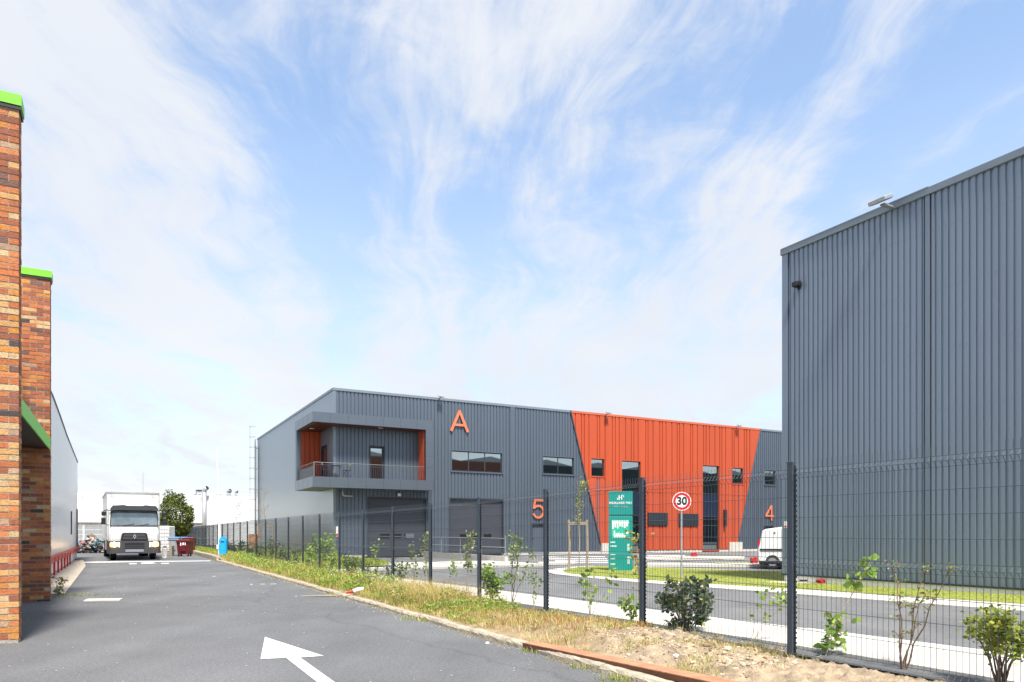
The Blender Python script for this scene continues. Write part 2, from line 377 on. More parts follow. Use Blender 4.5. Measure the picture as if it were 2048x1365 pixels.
# verge between kerb and fence
from mathutils import noise as mn
def zv(c, s):
    t = min(1, max(0, (c - 4.34) / 1.5)); P = W(c, s)
    base = .055 + .05 * t + (.02 if s < 9 else 0) * t + .10 / (1 + math.exp(-(s - 37) * 2)) - .02 * min(1, max(0, (s - 14) / 10)) * t
    hump = .05 * math.sin(math.pi * min(1, t)) * (1 + .6 * math.sin(s * .9))
    nz = .035 * mn.noise(Vector((c * 1.7, s * 1.7, 1))) + .018 * mn.noise(Vector((c * 6, s * 6, 3)))
    m = 0.0
    if s < 9.3:                                   # heap of pale rubble
        g = max(0, 1 - ((c - 5.45) / .95) ** 2); e = 1 / (1 + math.exp((s - 7.6) * 3.0)); m = .11 * g * e * (.45 + .55 * min(1, max(0, (s - 5.2) / 1.5))) * (1 + .5 * mn.noise(Vector((c * 2.3, s * 2.3, 9))))
        nz += e * (.045 * mn.noise(Vector((c * 9, s * 9, 5))) + .030 * mn.noise(Vector((c * 19, s * 19, 7))) + .02 * mn.noise(Vector((c * 34, s * 34, 17))))
    far = .0
    q = 1.0 if s > 8 else min(1, max(0, (c - 4.70) / .22))
    return base + (hump + nz * min(1, t * 6 + .2) + m) * q + far
def verge(name, m, s0, s1, ds, c0=4.34, c1=6.02, nc=30, dz=0):
    ns = int((s1 - s0) / ds); V = np.zeros(((ns + 1) * (nc + 1), 3)); Fq = []; q = 0
    for i in range(ns + 1):
        s = s0 + (s1 - s0) * i / ns
        for j in range(nc + 1): c = c0 + (c1 - c0) * j / nc; V[q] = W(c, s, zv(c, s) + dz); q += 1
    w = nc + 1; i, j = np.meshgrid(np.arange(ns), np.arange(nc), indexing='ij'); a = (i * w + j).ravel()
    return struct(np_mesh(name, V, np.stack([a, a + 1, a + w + 1, a + w], 1), m))
verge('rubble_bank', m_rub, 3.0, 6.75, .03, nc=60)
verge('verge_soil', m_soil, 6.75, 62, .10)
# membrane and pale pavement on the far side of the fence
strip('membrane_strip', m_geo, 5.95, 6.38, -2, 30, .055, None, 60, 3)
strip('pavement', m_conc, 6.36, 7.72, -8, 27.6, .075, None, 50, 1, .2)
strip('yard_apron', m_conc, 7.4, 17.2, 28.3, 33.2, .045, None, 12, 1, .15)
strip('path', m_conc, 10.2, 11.15, 33, 70, .035, None, 12, 1, .1)
# traffic island / planted strip by the blue-grey building
ISL = [(13.72, -8), (13.72, 20.8), (13.85, 22.2), (14.3, 23.4), (15.0, 24.5), (15.9, 25.3), (17.2, 26.3), (18.5, 26.6), (19.6, 25.5), (20.8, 23.1), (22.4, 19.6), (23.0, 15.2), (22.6, -8)]
def clipS(poly, f):      # keep the side f(c,s) >= 0
    out = []
    for i in range(len(poly)):
        p, q = poly[i], poly[(i + 1) % len(poly)]; a, b_ = f(*p), f(*q)
        if a >= 0: out.append(p)
        if (a < 0) != (b_ < 0): t = a / (a - b_); out.append((p[0] + (q[0] - p[0]) * t, p[1] + (q[1] - p[1]) * t))
    return out
def slab(name, poly, m, dz, thick, n=30):     # polygon cut in slices along s so that it follows the slope
    s0 = min(p[1] for p in poly); s1 = max(p[1] for p in poly); b = MB()
    for i in range(n):
        a = s0 + (s1 - s0) * i / n; e = s0 + (s1 - s0) * (i + 1) / n
        pl = clipS(clipS(poly, lambda c, s: s - a), lambda c, s: e - s)
        if len(pl) < 3: continue
        b.add([W(c, s, zEcs(c, s) + dz) for c, s in pl], [tuple(range(len(pl)))])
    m_ = len(poly)
    for i in range(m_):
        p, q = poly[i], poly[(i + 1) % m_]; k = max(1, int(abs(q[1] - p[1]) / 1.2))
        for j in range(k):
            u = (p[0] + (q[0] - p[0]) * j / k, p[1] + (q[1] - p[1]) * j / k); v = (p[0] + (q[0] - p[0]) * (j + 1) / k, p[1] + (q[1] - p[1]) * (j + 1) / k)
            b.add([W(*u, zEcs(*u) + dz), W(*v, zEcs(*v) + dz), W(*v, zEcs(*v) + dz - thick), W(*u, zEcs(*u) + dz - thick)], [(0, 1, 2, 3)])
    return struct(b.build(name, m))
slab('island_kerb', ISL, m_conc, .0, .25)
ISLG = [(15.25, -8), (15.2, 12), (14.9, 15), (14.5, 19), (14.35, 20.8), (14.45, 22.0), (14.8, 23.0), (15.5, 24.1), (16.3, 24.9), (17.4, 25.8), (18.5, 26.1), (19.2, 25.2), (20.4, 22.9), (22.0, 19.4), (22.5, 15.6), (17.7, 15.25), (17.7, -8)]
slab('island_soil', ISLG, m_lawn, .012, .04, 40)
# grass mound beside the grey building
MND = [(6.1, 28.6), (7.6, 28.3), (9.0, 28.9), (10.3, 29.9), (10.9, 32), (11.0, 35), (10.95, 70), (6.3, 70)]
def inpoly(c, s, P):
    ins = False; j = len(P) - 1
    for i in range(len(P)):
        if (P[i][1] > s) != (P[j][1] > s) and c < (P[j][0] - P[i][0]) * (s - P[i][1]) / (P[j][1] - P[i][1]) + P[i][0]: ins = not ins
        j = i
    return ins
def zmound(c, s): return -.06 + .22 * math.exp(-((c - 9) / 2.2) ** 2) * min(1, max(0, (s - 28) / 4))
b = MB()
for i in range(50):
    for j in range(10):
        q = [(6.2 + .48 * (j + a), 28.4 + .8 * (i + e)) for a, e in ((0, 0), (1, 0), (1, 1), (0, 1))]
        if inpoly(q[0][0] + .24, q[0][1] + .4, MND) : b.add([W(c, s, zmound(c, s)) for c, s in q], [(0, 1, 2, 3)])
struct(b.build('grass_mound', m_lawn))
# yard kerbs and lines between the island and the grey building, loading ramp
def gpoly(name, pts, m, z, dz=.0, thick=0):
    P = [gp(px, py, z) for px, py in pts]; b = MB(); n_ = len(P)
    if thick:
        b.add([p + Vector((0, 0, dz)) for p in P] + [p + Vector((0, 0, dz - thick)) for p in P], [tuple(range(n_))] + [(i, (i + 1) % n_, (i + 1) % n_ + n_, i + n_) for i in range(n_)])
    else: b.add([p + Vector((0, 0, dz)) for p in P], [tuple(range(n_))])
    return struct(b.build(name, m))
gpoly('yard_kerb', [(1295, 1129.5), (1580, 1131), (1580, 1134.5), (1295, 1133)], m_conc, -.1, .09, .12)
gpoly('yard_kerb', [(1290, 1117.2), (1490, 1115.6), (1488, 1118.6), (1290, 1120.8)], m_conc, -.1, .09, .12)
gpoly('yard_grass', [(1415, 1127.6), (1525, 1126.4), (1560, 1129.6), (1405, 1130.6)], m_lawn, -.1, .05, .06)
gpoly('yard_grass', [(1300, 1115.4), (1462, 1113.0), (1470, 1114.9), (1298, 1118.4)], m_lawn, -.1, .05, .06)
gpoly('yard_kerb', [(1075, 1127.0), (1150, 1125.6), (1150, 1128.2), (1078, 1130.2)], m_conc, -.1, .07, .1)
for k, (xa, xb, y) in enumerate(((1085, 1210, 1113.6), (1096, 1215, 1117.6), (1110, 1216, 1121.6), (1125, 1216, 1125.2), (1275, 1370, 1111.6))):
    gpoly('road_marking', [(xa, y), (xb, y - .2), (xb, y + 1.4), (xa, y + 1.7)], m_line, -.15, .006)
# lane dash, worn marks on the estate road
def zpoly(name, csl, m, dz): b = MB(); b.add([W(c, s, zEcs(c, s) - .05 + dz) for c, s in csl], [tuple(range(len(csl)))]); return struct(b.build(name, m))
zpoly('road_marking', [(8.52, 3.6), (8.64, 3.6), (8.64, 7.0), (8.52, 7.0)], m_line, .006)
for c, s in ((10.4, 12.2), (10.55, 9.2), (11.3, 16), (12.2, 10.3), (11.9, 13.6), (10.2, 18)): zpoly('road_marking', [(c, s), (c + .05, s), (c + .06, s + .8), (c + .02, s + .8)], m_wornline, .006)
# painted arrow and lines on the drive
def q2(pts, name='road_marking', m=m_line, dz=.005): b = MB(); b.add([gp(x, y) + Vector((0, 0, dz)) for x, y in pts], [tuple(range(len(pts)))]); return struct(b.build(name, m))
def grow(a, b_, k): A, B = gp(*a), gp(*b_); P = A + (B - A) * k; return P
ap = [gp(572, 1316.7), gp(521, 1319.3), gp(529.9, 1275), gp(647.7, 1313), gp(600, 1316)]
e1 = gp(600, 1316) + (gp(674, 1369) - gp(600, 1316)) * 2.2; e2 = gp(572, 1316.7) + (gp(633.6, 1365) - gp(572, 1316.7)) * 2.35
b = MB(); P = [ap[2], ap[3], ap[4], ap[0], ap[1]]; b.add([p + Vector((0, 0, .005)) for p in P + [e1, e2]], [(0, 1, 2, 3, 4), (3, 2, 5, 6)]); struct(b.build('road_marking', m_line))
q2([(160, 1124.4), (420, 1121.8), (422, 1122.8), (160, 1126.2)]); q2([(258, 1127.6), (273, 1127.3), (274, 1128.8), (258, 1129.1)]); q2([(322, 1126.8), (337, 1126.5), (339, 1127.8), (322, 1128.2)])
q2([(282, 1126.6), (300, 1124.6), (314, 1127.4), (282, 1128.2)]); 
for x, y, w_ in ((500, 1168.6, 5), (520, 1168.6, 10), (541, 1168.4, 12), (425, 1153, 6), (590, 1193, 4), (500, 1169.5, 5)): q2([(x, y), (x + w_, y - .3), (x + w_, y + .9), (x, y + 1)], m=m_wornline)
b = MB(); P = [gp(*p) for p in ((167, 1203.4), (239, 1202.2), (246, 1198.6), (176, 1199.6))]
b.add([p + Vector((0, 0, .02)) for p in P] + [p - Vector((0, 0, .01)) for p in P], [(0, 1, 2, 3), (0, 1, 5, 4), (1, 2, 6, 5), (2, 3, 7, 6), (3, 0, 4, 7)])
tag(b.build('drain_cover', m_conc), 'narrow pale concrete slab set in the asphalt near the brick pier', 'drain cover')

# ------------------------------------------------------------------ corrugated cladding
def prof(u0, u1, pitch, groove, ramp, d, phase=0.0):     # wide outer pans with narrow inner grooves
    pts = [(u0, d)]; u = u0 + phase
    while u + pitch <= u1:
        a = u + (pitch - groove - 2 * ramp)
        pts += [(a, d), (a + ramp, 0), (a + ramp + groove, 0), (a + groove + 2 * ramp, d)]; u += pitch
    pts.append((u1, d)); return [p for p in pts if u0 <= p[0] <= u1]
def corr(mb, ax, pts, zlo, zhi, ops=(), off=0.0):
    zl = zlo if callable(zlo) else (lambda u: zlo); zh = zhi if callable(zhi) else (lambda u: zhi)
    def P(u, d, z): return (u, -d - off, z) if ax == 'x' else (-d - off, u, z)
    # split the profile at the openings' edges
    cuts = sorted({e for o in ops for e in o[:2]}); new = []
    for (a, da), (e, de) in zip(pts, pts[1:]):
        new.append((a, da))
        for c in cuts:
            if a < c < e: new.append((c, da + (de - da) * (c - a) / (e - a)))
    new.append(pts[-1])
    for (a, da), (e, de) in zip(new, new[1:]):
        if e - a < 1e-6: continue
        mid = (a + e) / 2; hit = sorted([(o[2], o[3]) for o in ops if o[0] <= mid <= o[1]])
        la, le, ha, he = zl(a), zl(e), zh(a), zh(e)
        if ha - la < 1e-3 and he - le < 1e-3: continue
        zs = [(la, le)]
        for z0, z1 in hit: zs += [(max(z0, la), max(z0, le)), (min(z1, ha) if z1 > la else la, min(z1, he) if z1 > le else le)]
        zs.append((ha, he))
        for k in range(0, len(zs), 2):
            (p, p2), (q, q2_) = zs[k], zs[k + 1]
            if q - p > 1e-3 or q2_ - p2 > 1e-3: mb.add([P(a, da, p), P(e, de, p2), P(e, de, max(p2, q2_)), P(a, da, max(p, q))], [(0, 1, 2, 3)])
def window(parent, x0, x1, z0, z1, panes=1, fm=m_trim, sm=m_grey, dep=.10, name='window', fr=.055, splits=None, sillp=.05, pm=None, lbl=None):
    b = MB(); y0, y1 = -.055, dep      # surround boxes: reveal + frame
    for a, e, c, d in ((x0 - .06, x0, z0 - .06, z1 + .06), (x1, x1 + .06, z0 - .06, z1 + .06), (x0, x1, z1, z1 + .06), (x0, x1, z0 - .06, z0)): b.box(a, e, y0, y1, c, d)
    w = b.build(name, sm, parent)
    if lbl: w['label'] = lbl
    b = MB(); f = fr
    for a, e, c, d in ((x0, x0 + f, z0, z1), (x1 - f, x1, z0, z1), (x0 + f, x1 - f, z1 - f, z1), (x0 + f, x1 - f, z0, z0 + f)): b.box(a, e, dep - .05, dep, c, d)
    xs = [x0 + f + (x1 - x0 - 2 * f) * k / panes for k in range(panes + 1)]
    zs = splits or [z0 + f, z1 - f]
    for x in xs[1:-1]: b.box(x - f / 2, x + f / 2, dep - .048, dep, z0 + f, z1 - f)
    for z in zs[1:-1]: b.box(x0 + f, x1 - f, dep - .047, dep, z - f / 2, z + f / 2)
    b.build('window_frame', fm, w)
    for i in range(panes):
        for j in range(len(zs) - 1):
            mm = m_glass if not pm else pm[j]
            MB().box(xs[i] + .004, xs[i + 1] - .004, dep - .025, dep - .012, zs[j] + .004, zs[j + 1] - .004).build('pane', mm, w)
    b = MB(); b.box(x0 - .08, x1 + .08, y0 - sillp, dep - .05, z0 - .085, z0 - .05).build('sill', sm, w)
    return w
def floodlight(parent, x, z, y=-.1, s=1.0, ax='x', nm='floodlight'):
    b = MB(); Mx = Matrix.Translation((x, y, z)) if ax == 'x' else Matrix.Translation((y, x, z)) @ Matrix.Rotation(R(-90), 4, 'Z')
    b.box(-.05 * s, .05 * s, -.30 * s, 0, -.03 * s, .0, Mx); M2 = Mx @ Matrix.Translation((0, -.36 * s, .06 * s)) @ Matrix.Rotation(R(24), 4, 'X')
    b.bbox(-.19 * s, .19 * s, -.15 * s, .15 * s, -.04 * s, .04 * s, .012, M2)
    o = b.build(nm, m_galv, parent); MB().box(-.16 * s, .16 * s, -.125 * s, .125 * s, -.047 * s, -.041 * s, M2).build('lens', m_trim, o); return o

# ================================================================== GREY BUILDING A
ZT = 9.987
A = thing('warehouse', 'dark grey corrugated warehouse with an orange middle section, a corner balcony and the letter A', 'warehouse', W(CA, SA, 0), TH)
LA = 62.0; DA = 26.5; ZB = .03
xo1t = fA(1141)[0]; xo2t = fA(1519)[0]; zlow_o = .55
xo1b = fA(1201)[0]; xo2b = fA(1473.6)[0]
def xl(z): return xo1t + (xo1b - xo1t) * (ZT - z) / (ZT - zlow_o)
def xr(z): return xo2t + (xo2b - xo2t) * (ZT - z) / (ZT - zlow_o)
def WR(px0, px1, py0, py1, zref=None):
    a = fA(px0)[0]; e = fA(px1)[0]; r = zref or px0; return (a, e, fA(r, py1)[1], fA(r, py0)[1])
w1 = WR(903, 1003.5, 901.5, 942); w2 = WR(1085.5, 1147, 913, 947.5); w3 = WR(1181.7, 1207.5, 917.5, 952.5)
t1 = WR(1242.8, 1280, 921.9, 1103); t2 = WR(1404.5, 1437, 931, 1102.5); w6 = WR(1463.7, 1485, 936, 967.5); w7 = WR(1528.5, 1550, 940.5, 969.5)
d1 = WR(736.5, 851, 996.5, 1114); d2 = WR(900, 1005, 998, 1108.5); pd5 = WR(1064, 1088.5, 1048.5, 1107.5); pd4 = WR(1528, 1545, 1053, 1101)
rd = WR(739, 767, 893.5, 962)       # french door on the balcony
d1 = (d1[0], d1[1], -.1, d1[3]); d2 = (d2[0], d2[1], -.05, d2[3]); t1 = (t1[0], t1[1], 0.0, t1[3]); t2 = (t2[0], t2[1], 0.0, t2[3]); pd5 = (pd5[0], pd5[1], 0, pd5[3]); pd4 = (pd4[0], pd4[1], 0, pd4[3])
ops = [w1, w2, w3, t1, t2, w6, w7, d1, d2, pd5, pd4, rd]
PG = prof(0.12, LA, .235, .045, .018, .045)
b = MB()
def zhL(u):   # left grey part: below the slanted edge
    if u <= xo1t: return ZT - .14
    if u >= xo1b: return ZB
    return ZT - (ZT - zlow_o) * (u - xo1t) / (xo1b - xo1t)
left = [p for p in PG if p[0] < xo1b]; corr(b, 'x', left, ZB, lambda u: min(ZT - .14, zhL(u)), ops)
right = [p for p in PG if p[0] > xo2b]
corr(b, 'x', right, ZB, lambda u: ZT - .14 if u >= xo2t else max(ZB, zlow_o + (ZT - zlow_o) * (u - xo2b) / (xo2t - xo2b)), ops)
b.build('cladding', m_grey, A)
# orange part: irregular boards and grooves, from the base to the top between the slants
b = MB(); pts = [(xo1t - .0, .05)]; u = xo1t + .3; k = 0; wd_ = (.42, .14, .30, .62, .12, .38, .55, .16, .26, .48)
while u < xo2t - .9:
    w_ = wd_[k % 10]; k += 1
    pts += [(u, .075), (u + .02, .012), (u + .085, .012), (u + .10, .075)]; u += .10 + w_
pts.append((xo2t, .075)); pts[0] = (xo1t, .075)
mid_lo = lambda u: (ZT - (ZT - zlow_o) * (u - xo1t) / (xo1b - xo1t)) if u < xo1b else ((zlow_o + (ZT - zlow_o) * (u - xo2b) / (xo2t - xo2b)) if u > xo2b else .06)
def zlo_o(u):
    v = mid_lo(u)
    if xo1b <= u < fA(1228)[0] or fA(1456.5)[0] < u <= xo2b: v = max(v, zlow_o)
    return min(v, ZT - .14)
cuts_o = []
for q in (xo1b, fA(1228)[0], fA(1456.5)[0], xo2b): cuts_o.append((q - 1e-4, q + 1e-4, -5, -4))
corr(b, 'x', pts, zlo_o, ZT - .14, ops + cuts_o); b.build('orange_cladding', m_orange, A)
b = MB(); zj = fA(1340, 985)[1]
for a, e in ((fA(1283)[0], t2[0] - .1), (t2[1] + .1, xr(zj) - .05), (xl(zj) + .05, t1[0] - .1)): b.box(a, e, -.092, -.06, zj - .035, zj + .035)
b.build('orange_joint', m_orange, A)
# slanted flashings, dark saw edge beside them
for nm, (xa, za, xb, zb_), m in (('slanted_flashing', (xo1t, ZT, xo1b, zlow_o), m_orange), ('slanted_flashing', (xo2t, ZT, xo2b, zlow_o), m_orange)):
    sg = -1 if xa == xo1t else 1; b = MB()
    b.prism([(xa, za), (xa + sg * .10, za), (xb + sg * .10, zb_), (xb, zb_)], -.10, -.0); b.build(nm, m_grey if sg > 0 else m_trim, A)
# white concrete feet, plinth
for q in ((xo1b, fA(1228)[0]), (fA(1456.5)[0], fA(1482)[0])): MB().box(*q, -.16, .1, -.2, zlow_o + .05).build('concrete_foot', m_conc, A)
b = MB(); xs_ = sorted([0.0, LA] + [v for o in (d1, d2, t1, t2, pd5, pd4) for v in o[:2]])
for i in range(0, len(xs_) - 1, 2): b.box(xs_[i], xs_[i + 1], -.03, .2, -.3, ZB)
b.box(0, .2, .2, DA, -.3, ZB + .12); b.build('plinth', m_conc, A)
# smooth short side with narrow vertical joints, corner trims, top flashing
sd = fS(654.5, 937); sdo = (fS(643.5)[0], fS(654.5)[0], 4.60, fS(650, 893)[1]); sdo = (min(sdo[:2]), max(sdo[:2]), sdo[2], sdo[3])
b = MB(); ps = prof(.0, DA, .30, .012, .004, .016); corr(b, 'y', ps, .15, ZT - .14, [sdo]); b.build('side_cladding', m_side, A)
b = MB(); b.box(-.03, .12, -.06, .0, ZB, ZT - .14); b.box(-.03, 0, 0, .1, ZB, ZT - .14); b.build('corner_trim', m_side, A)
for q in ((-.06, xo1t, -.09, .3), (xo2t, LA, -.09, .3), (-.06, .3, .303, DA)): MB().box(*q, ZT - .15, ZT).build('roof_flashing', m_flash, A)
MB().box(xo1t, xo2t, -.10, .3, ZT - .15, ZT + .005).build('orange_roof_flashing', mat('orange_flash', (.55, .13, .06), .45), A)
MB().box(fA(1019.5)[0], fA(1029)[0], -.085, .0, ZB, ZT - .15).build('joint_cover', m_grey, A)
MB().box(.22, LA, .22, DA, -.3, ZT - .25).build('wall_core', m_trim, A)
# windows
window(A, *w1, panes=3, sm=m_grey); window(A, *w2, panes=2, sm=m_grey); window(A, *w3, sm=m_orange); window(A, *w6, sm=m_orange); window(A, *w7, sm=m_grey)
zt = [t1[2] + .05, fA(1260, 1050)[1], fA(1260, 1031)[1], fA(1260, 986)[1], t1[3] - .05]
window(A, *t1, sm=m_orange, name='glazed_entrance', splits=zt, pm=[m_glass, m_glass, m_bluepan, m_glass], sillp=0)
zt = [t2[2] + .05, fA(1420, 1051.5)[1], fA(1420, 1033)[1], fA(1420, 988)[1], t2[3] - .05]
window(A, *t2, sm=m_orange, name='glazed_entrance', splits=zt, pm=[m_glass, m_glass, m_bluepan, m_glass], sillp=0)
window(A, *rd, sm=m_trim, name='balcony_door', fr=.09, sillp=0)
# sectional doors with grooves and little windows
def sectional(o, wins):
    x0, x1, z0, z1 = o; b = MB(); n_ = 7; h = (z1 - z0) / n_
    for i in range(n_):
        for j in range(3): b.box(x0, x1, .10 + .0, .2, z0 + h * i + h * j / 3 + .010, z0 + h * i + h * (j + 1) / 3 - (.012 if j == 2 else .003))
    b.box(x0, x1, .115, .2, z0, z1); d = b.build('sectional_door', m_door, A)
    f = MB()
    for a, e, c, g in ((x0 - .08, x0, z0, z1 + .08), (x1, x1 + .08, z0, z1 + .08), (x0, x1, z1, z1 + .08)): f.box(a, e, -.07, .2, c, g)
    f.build('door_frame', m_trim, d)
    for a, e, c, g in wins: MB().bbox(a, e, .085, .10, c, g, .004).build('pane', m_glass, d)
sectional(d1, [WR(p, p + 20, 1068, 1077, 780) for p in (760, 784, 809)]); sectional(d2, [WR(p, p + 16, 1068.5, 1075, 950) for p in (921, 944, 968)])
MB().box(d1[0] - .3, d1[1] + .5, -.35, -.08, -.22, -.06).build('dock_bumper', m_dark, A)
def pdoor(o):
    x0, x1, z0, z1 = o; d = MB().box(x0, x1, .06, .12, z0, z1 - .0).build('door', m_grey, A)
    g = MB()
    for i in range(9): x = x0 + (x1 - x0) * (i + .5) / 9; g.box(x - .02, x + .02, .045, .06, z1 - .25, z1 - .06)
    g.build('grille', m_dark, d); f = MB()
    for a, e, c, h in ((x0 - .06, x0, z0, z1 + .06), (x1, x1 + .06, z0, z1 + .06), (x0, x1, z1, z1 + .06)): f.box(a, e, -.07, .12, c, h)
    f.build('door_frame', m_trim, d); MB().box(x0 + .06, x0 + .20, .02, .05, 1.02, 1.05).build('handle', m_galv, d); MB().box(x0 - .05, x1 + .05, -.35, .05, -.25, .02).build('doorstep', m_galv, d)
pdoor(pd5); pdoor(pd4)
for a in ((1294.5, 1333, 1026.5, 1051.5), (1355.5, 1394, 1027.5, 1052)):
    x0, x1, z0, z1 = WR(*a, 1340); b = MB(); b.box(x0, x1, -.16, -.0, z0, z1)
    for i in range(11): z = z0 + (z1 - z0) * (i + .4) / 11; b.box(x0 + .04, x1 - .04, -.18, -.16, z, z + .025)
    b.build('louvre', m_trim, A)
x0, x1, z0, z1 = WR(1445, 1448, 1020, 1053); MB().box(x0, x1, -.35, -.06, z0, z1).build('blade_sign', m_trim, A)
for px in (877, 1210, 1471): floodlight(A, fA(px)[0], ZT - .02, -.09, .9)
# letters
def stroke(mb, pts, w, y0, y1):
    for (a, e) in zip(pts, pts[1:]):
        d = Vector((e[0] - a[0], e[1] - a[1])); d.normalize(); nn = Vector((-d.y, d.x)) * w / 2
        mb.prism([(a[0] + nn.x, a[1] + nn.y), (e[0] + nn.x, e[1] + nn.y), (e[0] - nn.x, e[1] - nn.y), (a[0] - nn.x, a[1] - nn.y)], y0, y1)
x0, x1, z0, z1 = WR(898.5, 936, 821.5, 864, 917); xm = (x0 + x1) / 2
b = MB(); stroke(b, [(x0 + .08, z0), (xm, z1 - .06)], .175, -.155, -.09); stroke(b, [(x1 - .08, z0), (xm, z1 - .06)], .175, -.156, -.091); stroke(b, [(x0 + .33, z0 + .42), (x1 - .33, z0 + .42)], .15, -.153, -.088); b.box(xm - .09, xm + .09, -.157, -.092, z1 - .2, z1)
b.build('letter', m_orangel, A)
x0, x1, z0, z1 = WR(1062.5, 1087, 999, 1038, 1075); r_ = (x1 - x0) / 2; b = MB(); cz = z0 + r_ * .98
arc = [((x0 + x1) / 2 + (r_ - .085) * math.cos(t), cz + (r_ - .085) * math.sin(t)) for t in np.linspace(R(-160), R(138), 22)]
stroke(b, arc, .145, -.15, -.085); stroke(b, [(x0 + .13, cz + .20), (x0 + .22, z1 - .08)], .14, -.151, -.086); stroke(b, [(x0 + .15, z1 - .08), (x1 - .07, z1 - .08)], .14, -.152, -.087); b.build('numeral', m_orangel, A)
x0, x1, z0, z1 = WR(1528.5, 1545.5, 1011, 1041.5, 1536); b = MB()
stroke(b, [(x1 - .28, z0), (x1 - .28, z1)], .135, -.15, -.085); stroke(b, [(x1 - .30, z1 - .06), (x0 + .08, z0 + .40)], .13, -.151, -.086); stroke(b, [(x0, z0 + .38), (x1, z0 + .38)], .13, -.152, -.087); b.build('numeral', m_orangel, A)
# balcony round the corner
KX, KY, YE, XE, XI = -1.51, -1.17, 3.50, 5.94, 5.38
zf0, zf1, zb0, zb1 = 7.72, 8.30, 3.99, 4.595
b = MB(); b.box(KX, XE, KY, -.05, zf0, zf1); b.box(KX, -.01, -.05, YE, zf0, zf1); bal = b.build('balcony_canopy', m_fascia, A)
b = MB(); b.box(KX, XE, KY, -.05, zb0, zb1); b.box(KX, -.01, -.05, YE, zb0, zb1); balf = b.build('balcony_floor', m_fascia, A)
for q in ((XI + .02, XE, KY, -.05), (KX, -.01, YE - .42, YE)): MB().box(*q, zb1, zf0).build('balcony_jamb', m_fascia, A)
b = MB(); b.box(KX + .25, XI, KY + .08, -.05, zf0 - .015, zf0 - .002); b.box(KX + .25, -.01, -.05, YE - .44, zf0 - .015, zf0 - .002); b.build('soffit', m_soffit, bal)
b = MB(); corr(b, 'x', prof(KX + .28, -.02, .30, .06, .02, .05), zb1, zf0 - .02, (), 0); o = b.build('orange_end_panel', m_orange, A); o.location = (0, YE - .44, 0)
b = MB(); corr(b, 'y', prof(KY + .08, -.05, .22, .05, .02, .04), zb1, zf0 - .02, ()); o = b.build('orange_end_panel', m_orange, A); o.location = (XI + .01, 0, 0)
JN = [(x - .006, x + .006, KY - .004, KY + .01, z0_, z1_) for x in np.linspace(KX + 1.0, XE - .05, 7) for z0_, z1_ in ((zf0, zf1), (zb0, zb1))]
JN += [(KX - .004, KX + .01, y - .006, y + .006, z0_, z1_) for y in (KY + 1.2, KY + 2.4, KY + 3.6) for z0_, z1_ in ((zf0, zf1), (zb0, zb1))]
JN += [(XI + .03, XE, KY - .004, KY + .01, z - .006, z + .006) for z in (5.4, 6.1, 6.9)]
for q in JN: MB().box(*q).build('panel_joint', m_trim, A)
for x, y in ((-.9, 1.6), (2.7, -.62)): MB().disc((x, y, zf0 - .022), (0, 0, 1), .15, .012, 20).build('soffit_light', m_lwhite, bal)
rl = MB(); zr = 5.42; cx_, cy_ = KX + .12, KY + .14
rl.path([(cx_, YE - .5, zr), (cx_, cy_, zr), (XI - .02, cy_, zr)], .021, 8); rl.path([(cx_, YE - .5, zr - .12), (cx_, cy_, zr - .12), (XI - .02, cy_, zr - .12)], .008, 6)
m_rail = mat('railing_grey', (.16, .17, .18), .4, metal=.5); rg = rl.build('railing', m_rail, A)
for x in np.arange(cx_ + .14, XI, .135): MB().tube((x, cy_, zb1 - .02), (x, cy_, zr - .12), .0065, n=4).build('baluster', m_fascia, rg)
b = MB(); b.box(cx_ - .03, cx_ + .03, cy_ - .03, cy_ + .03, zb1, zr - .02); b.build('railing_post', m_rail, rg)
b = MB()
for y in np.arange(cy_ + .1, YE - .5, .10): b.box(cx_ - .01, cx_ + .01, y, y + .085, zb1, zr - .2)
b.build('railing_panel', m_trim, rg)
for y in np.arange(cy_ + .4, YE - .5, .5): pass
# side door on the balcony
b = MB(); b.box(.03, .10, sdo[0] + .02, sdo[1] - .02, sdo[2], sdo[3]); d = b.build('side_door', m_trim, A); MB().box(.02, .03, sdo[0] + .25, sdo[1] - .22, sdo[2] + .3, sdo[3] - .2).build('pane', m_glass, d)
b = MB(); b.box(-.03, .1, sdo[0] - .05, sdo[0], sdo[2], sdo[3] + .05); b.box(-.03, .1, sdo[1], sdo[1] + .05, sdo[2], sdo[3] + .05); b.box(-.03, .1, sdo[0], sdo[1], sdo[3], sdo[3] + .05); b.build('door_frame', m_dark, d)
# waste pipe and small lamp under the balcony
xp = .45; MB().path([(xp, -.35, zb0), (xp, -.35, zb0 - .30), (xp + .02, -.35, zb0 - .38), (xp + .10, -.35, zb0 - .42), (xp + .62, -.35, zb0 - .44)], .05, 10).build('waste_pipe', m_galv, A, smooth=True)
xx = fA(796.5)[0]; b = MB(); b.box(xx - .03, xx + .03, -.16, -.04, zb0 - .34, zb0 - .30); b.bbox(xx - .10, xx + .10, -.22, -.16, zb0 - .36, zb0 - .18, .01); b.build('wall_lamp', m_lwhite, A)
# red and white notice at the corner
o = MB().box(.13, .26, -.068, -.062, 1.15, 1.75).build('notice', m_lwhite, A); MB().box(.14, .25, -.073, -.069, 1.18, 1.32).build('notice_band', m_lred, o)
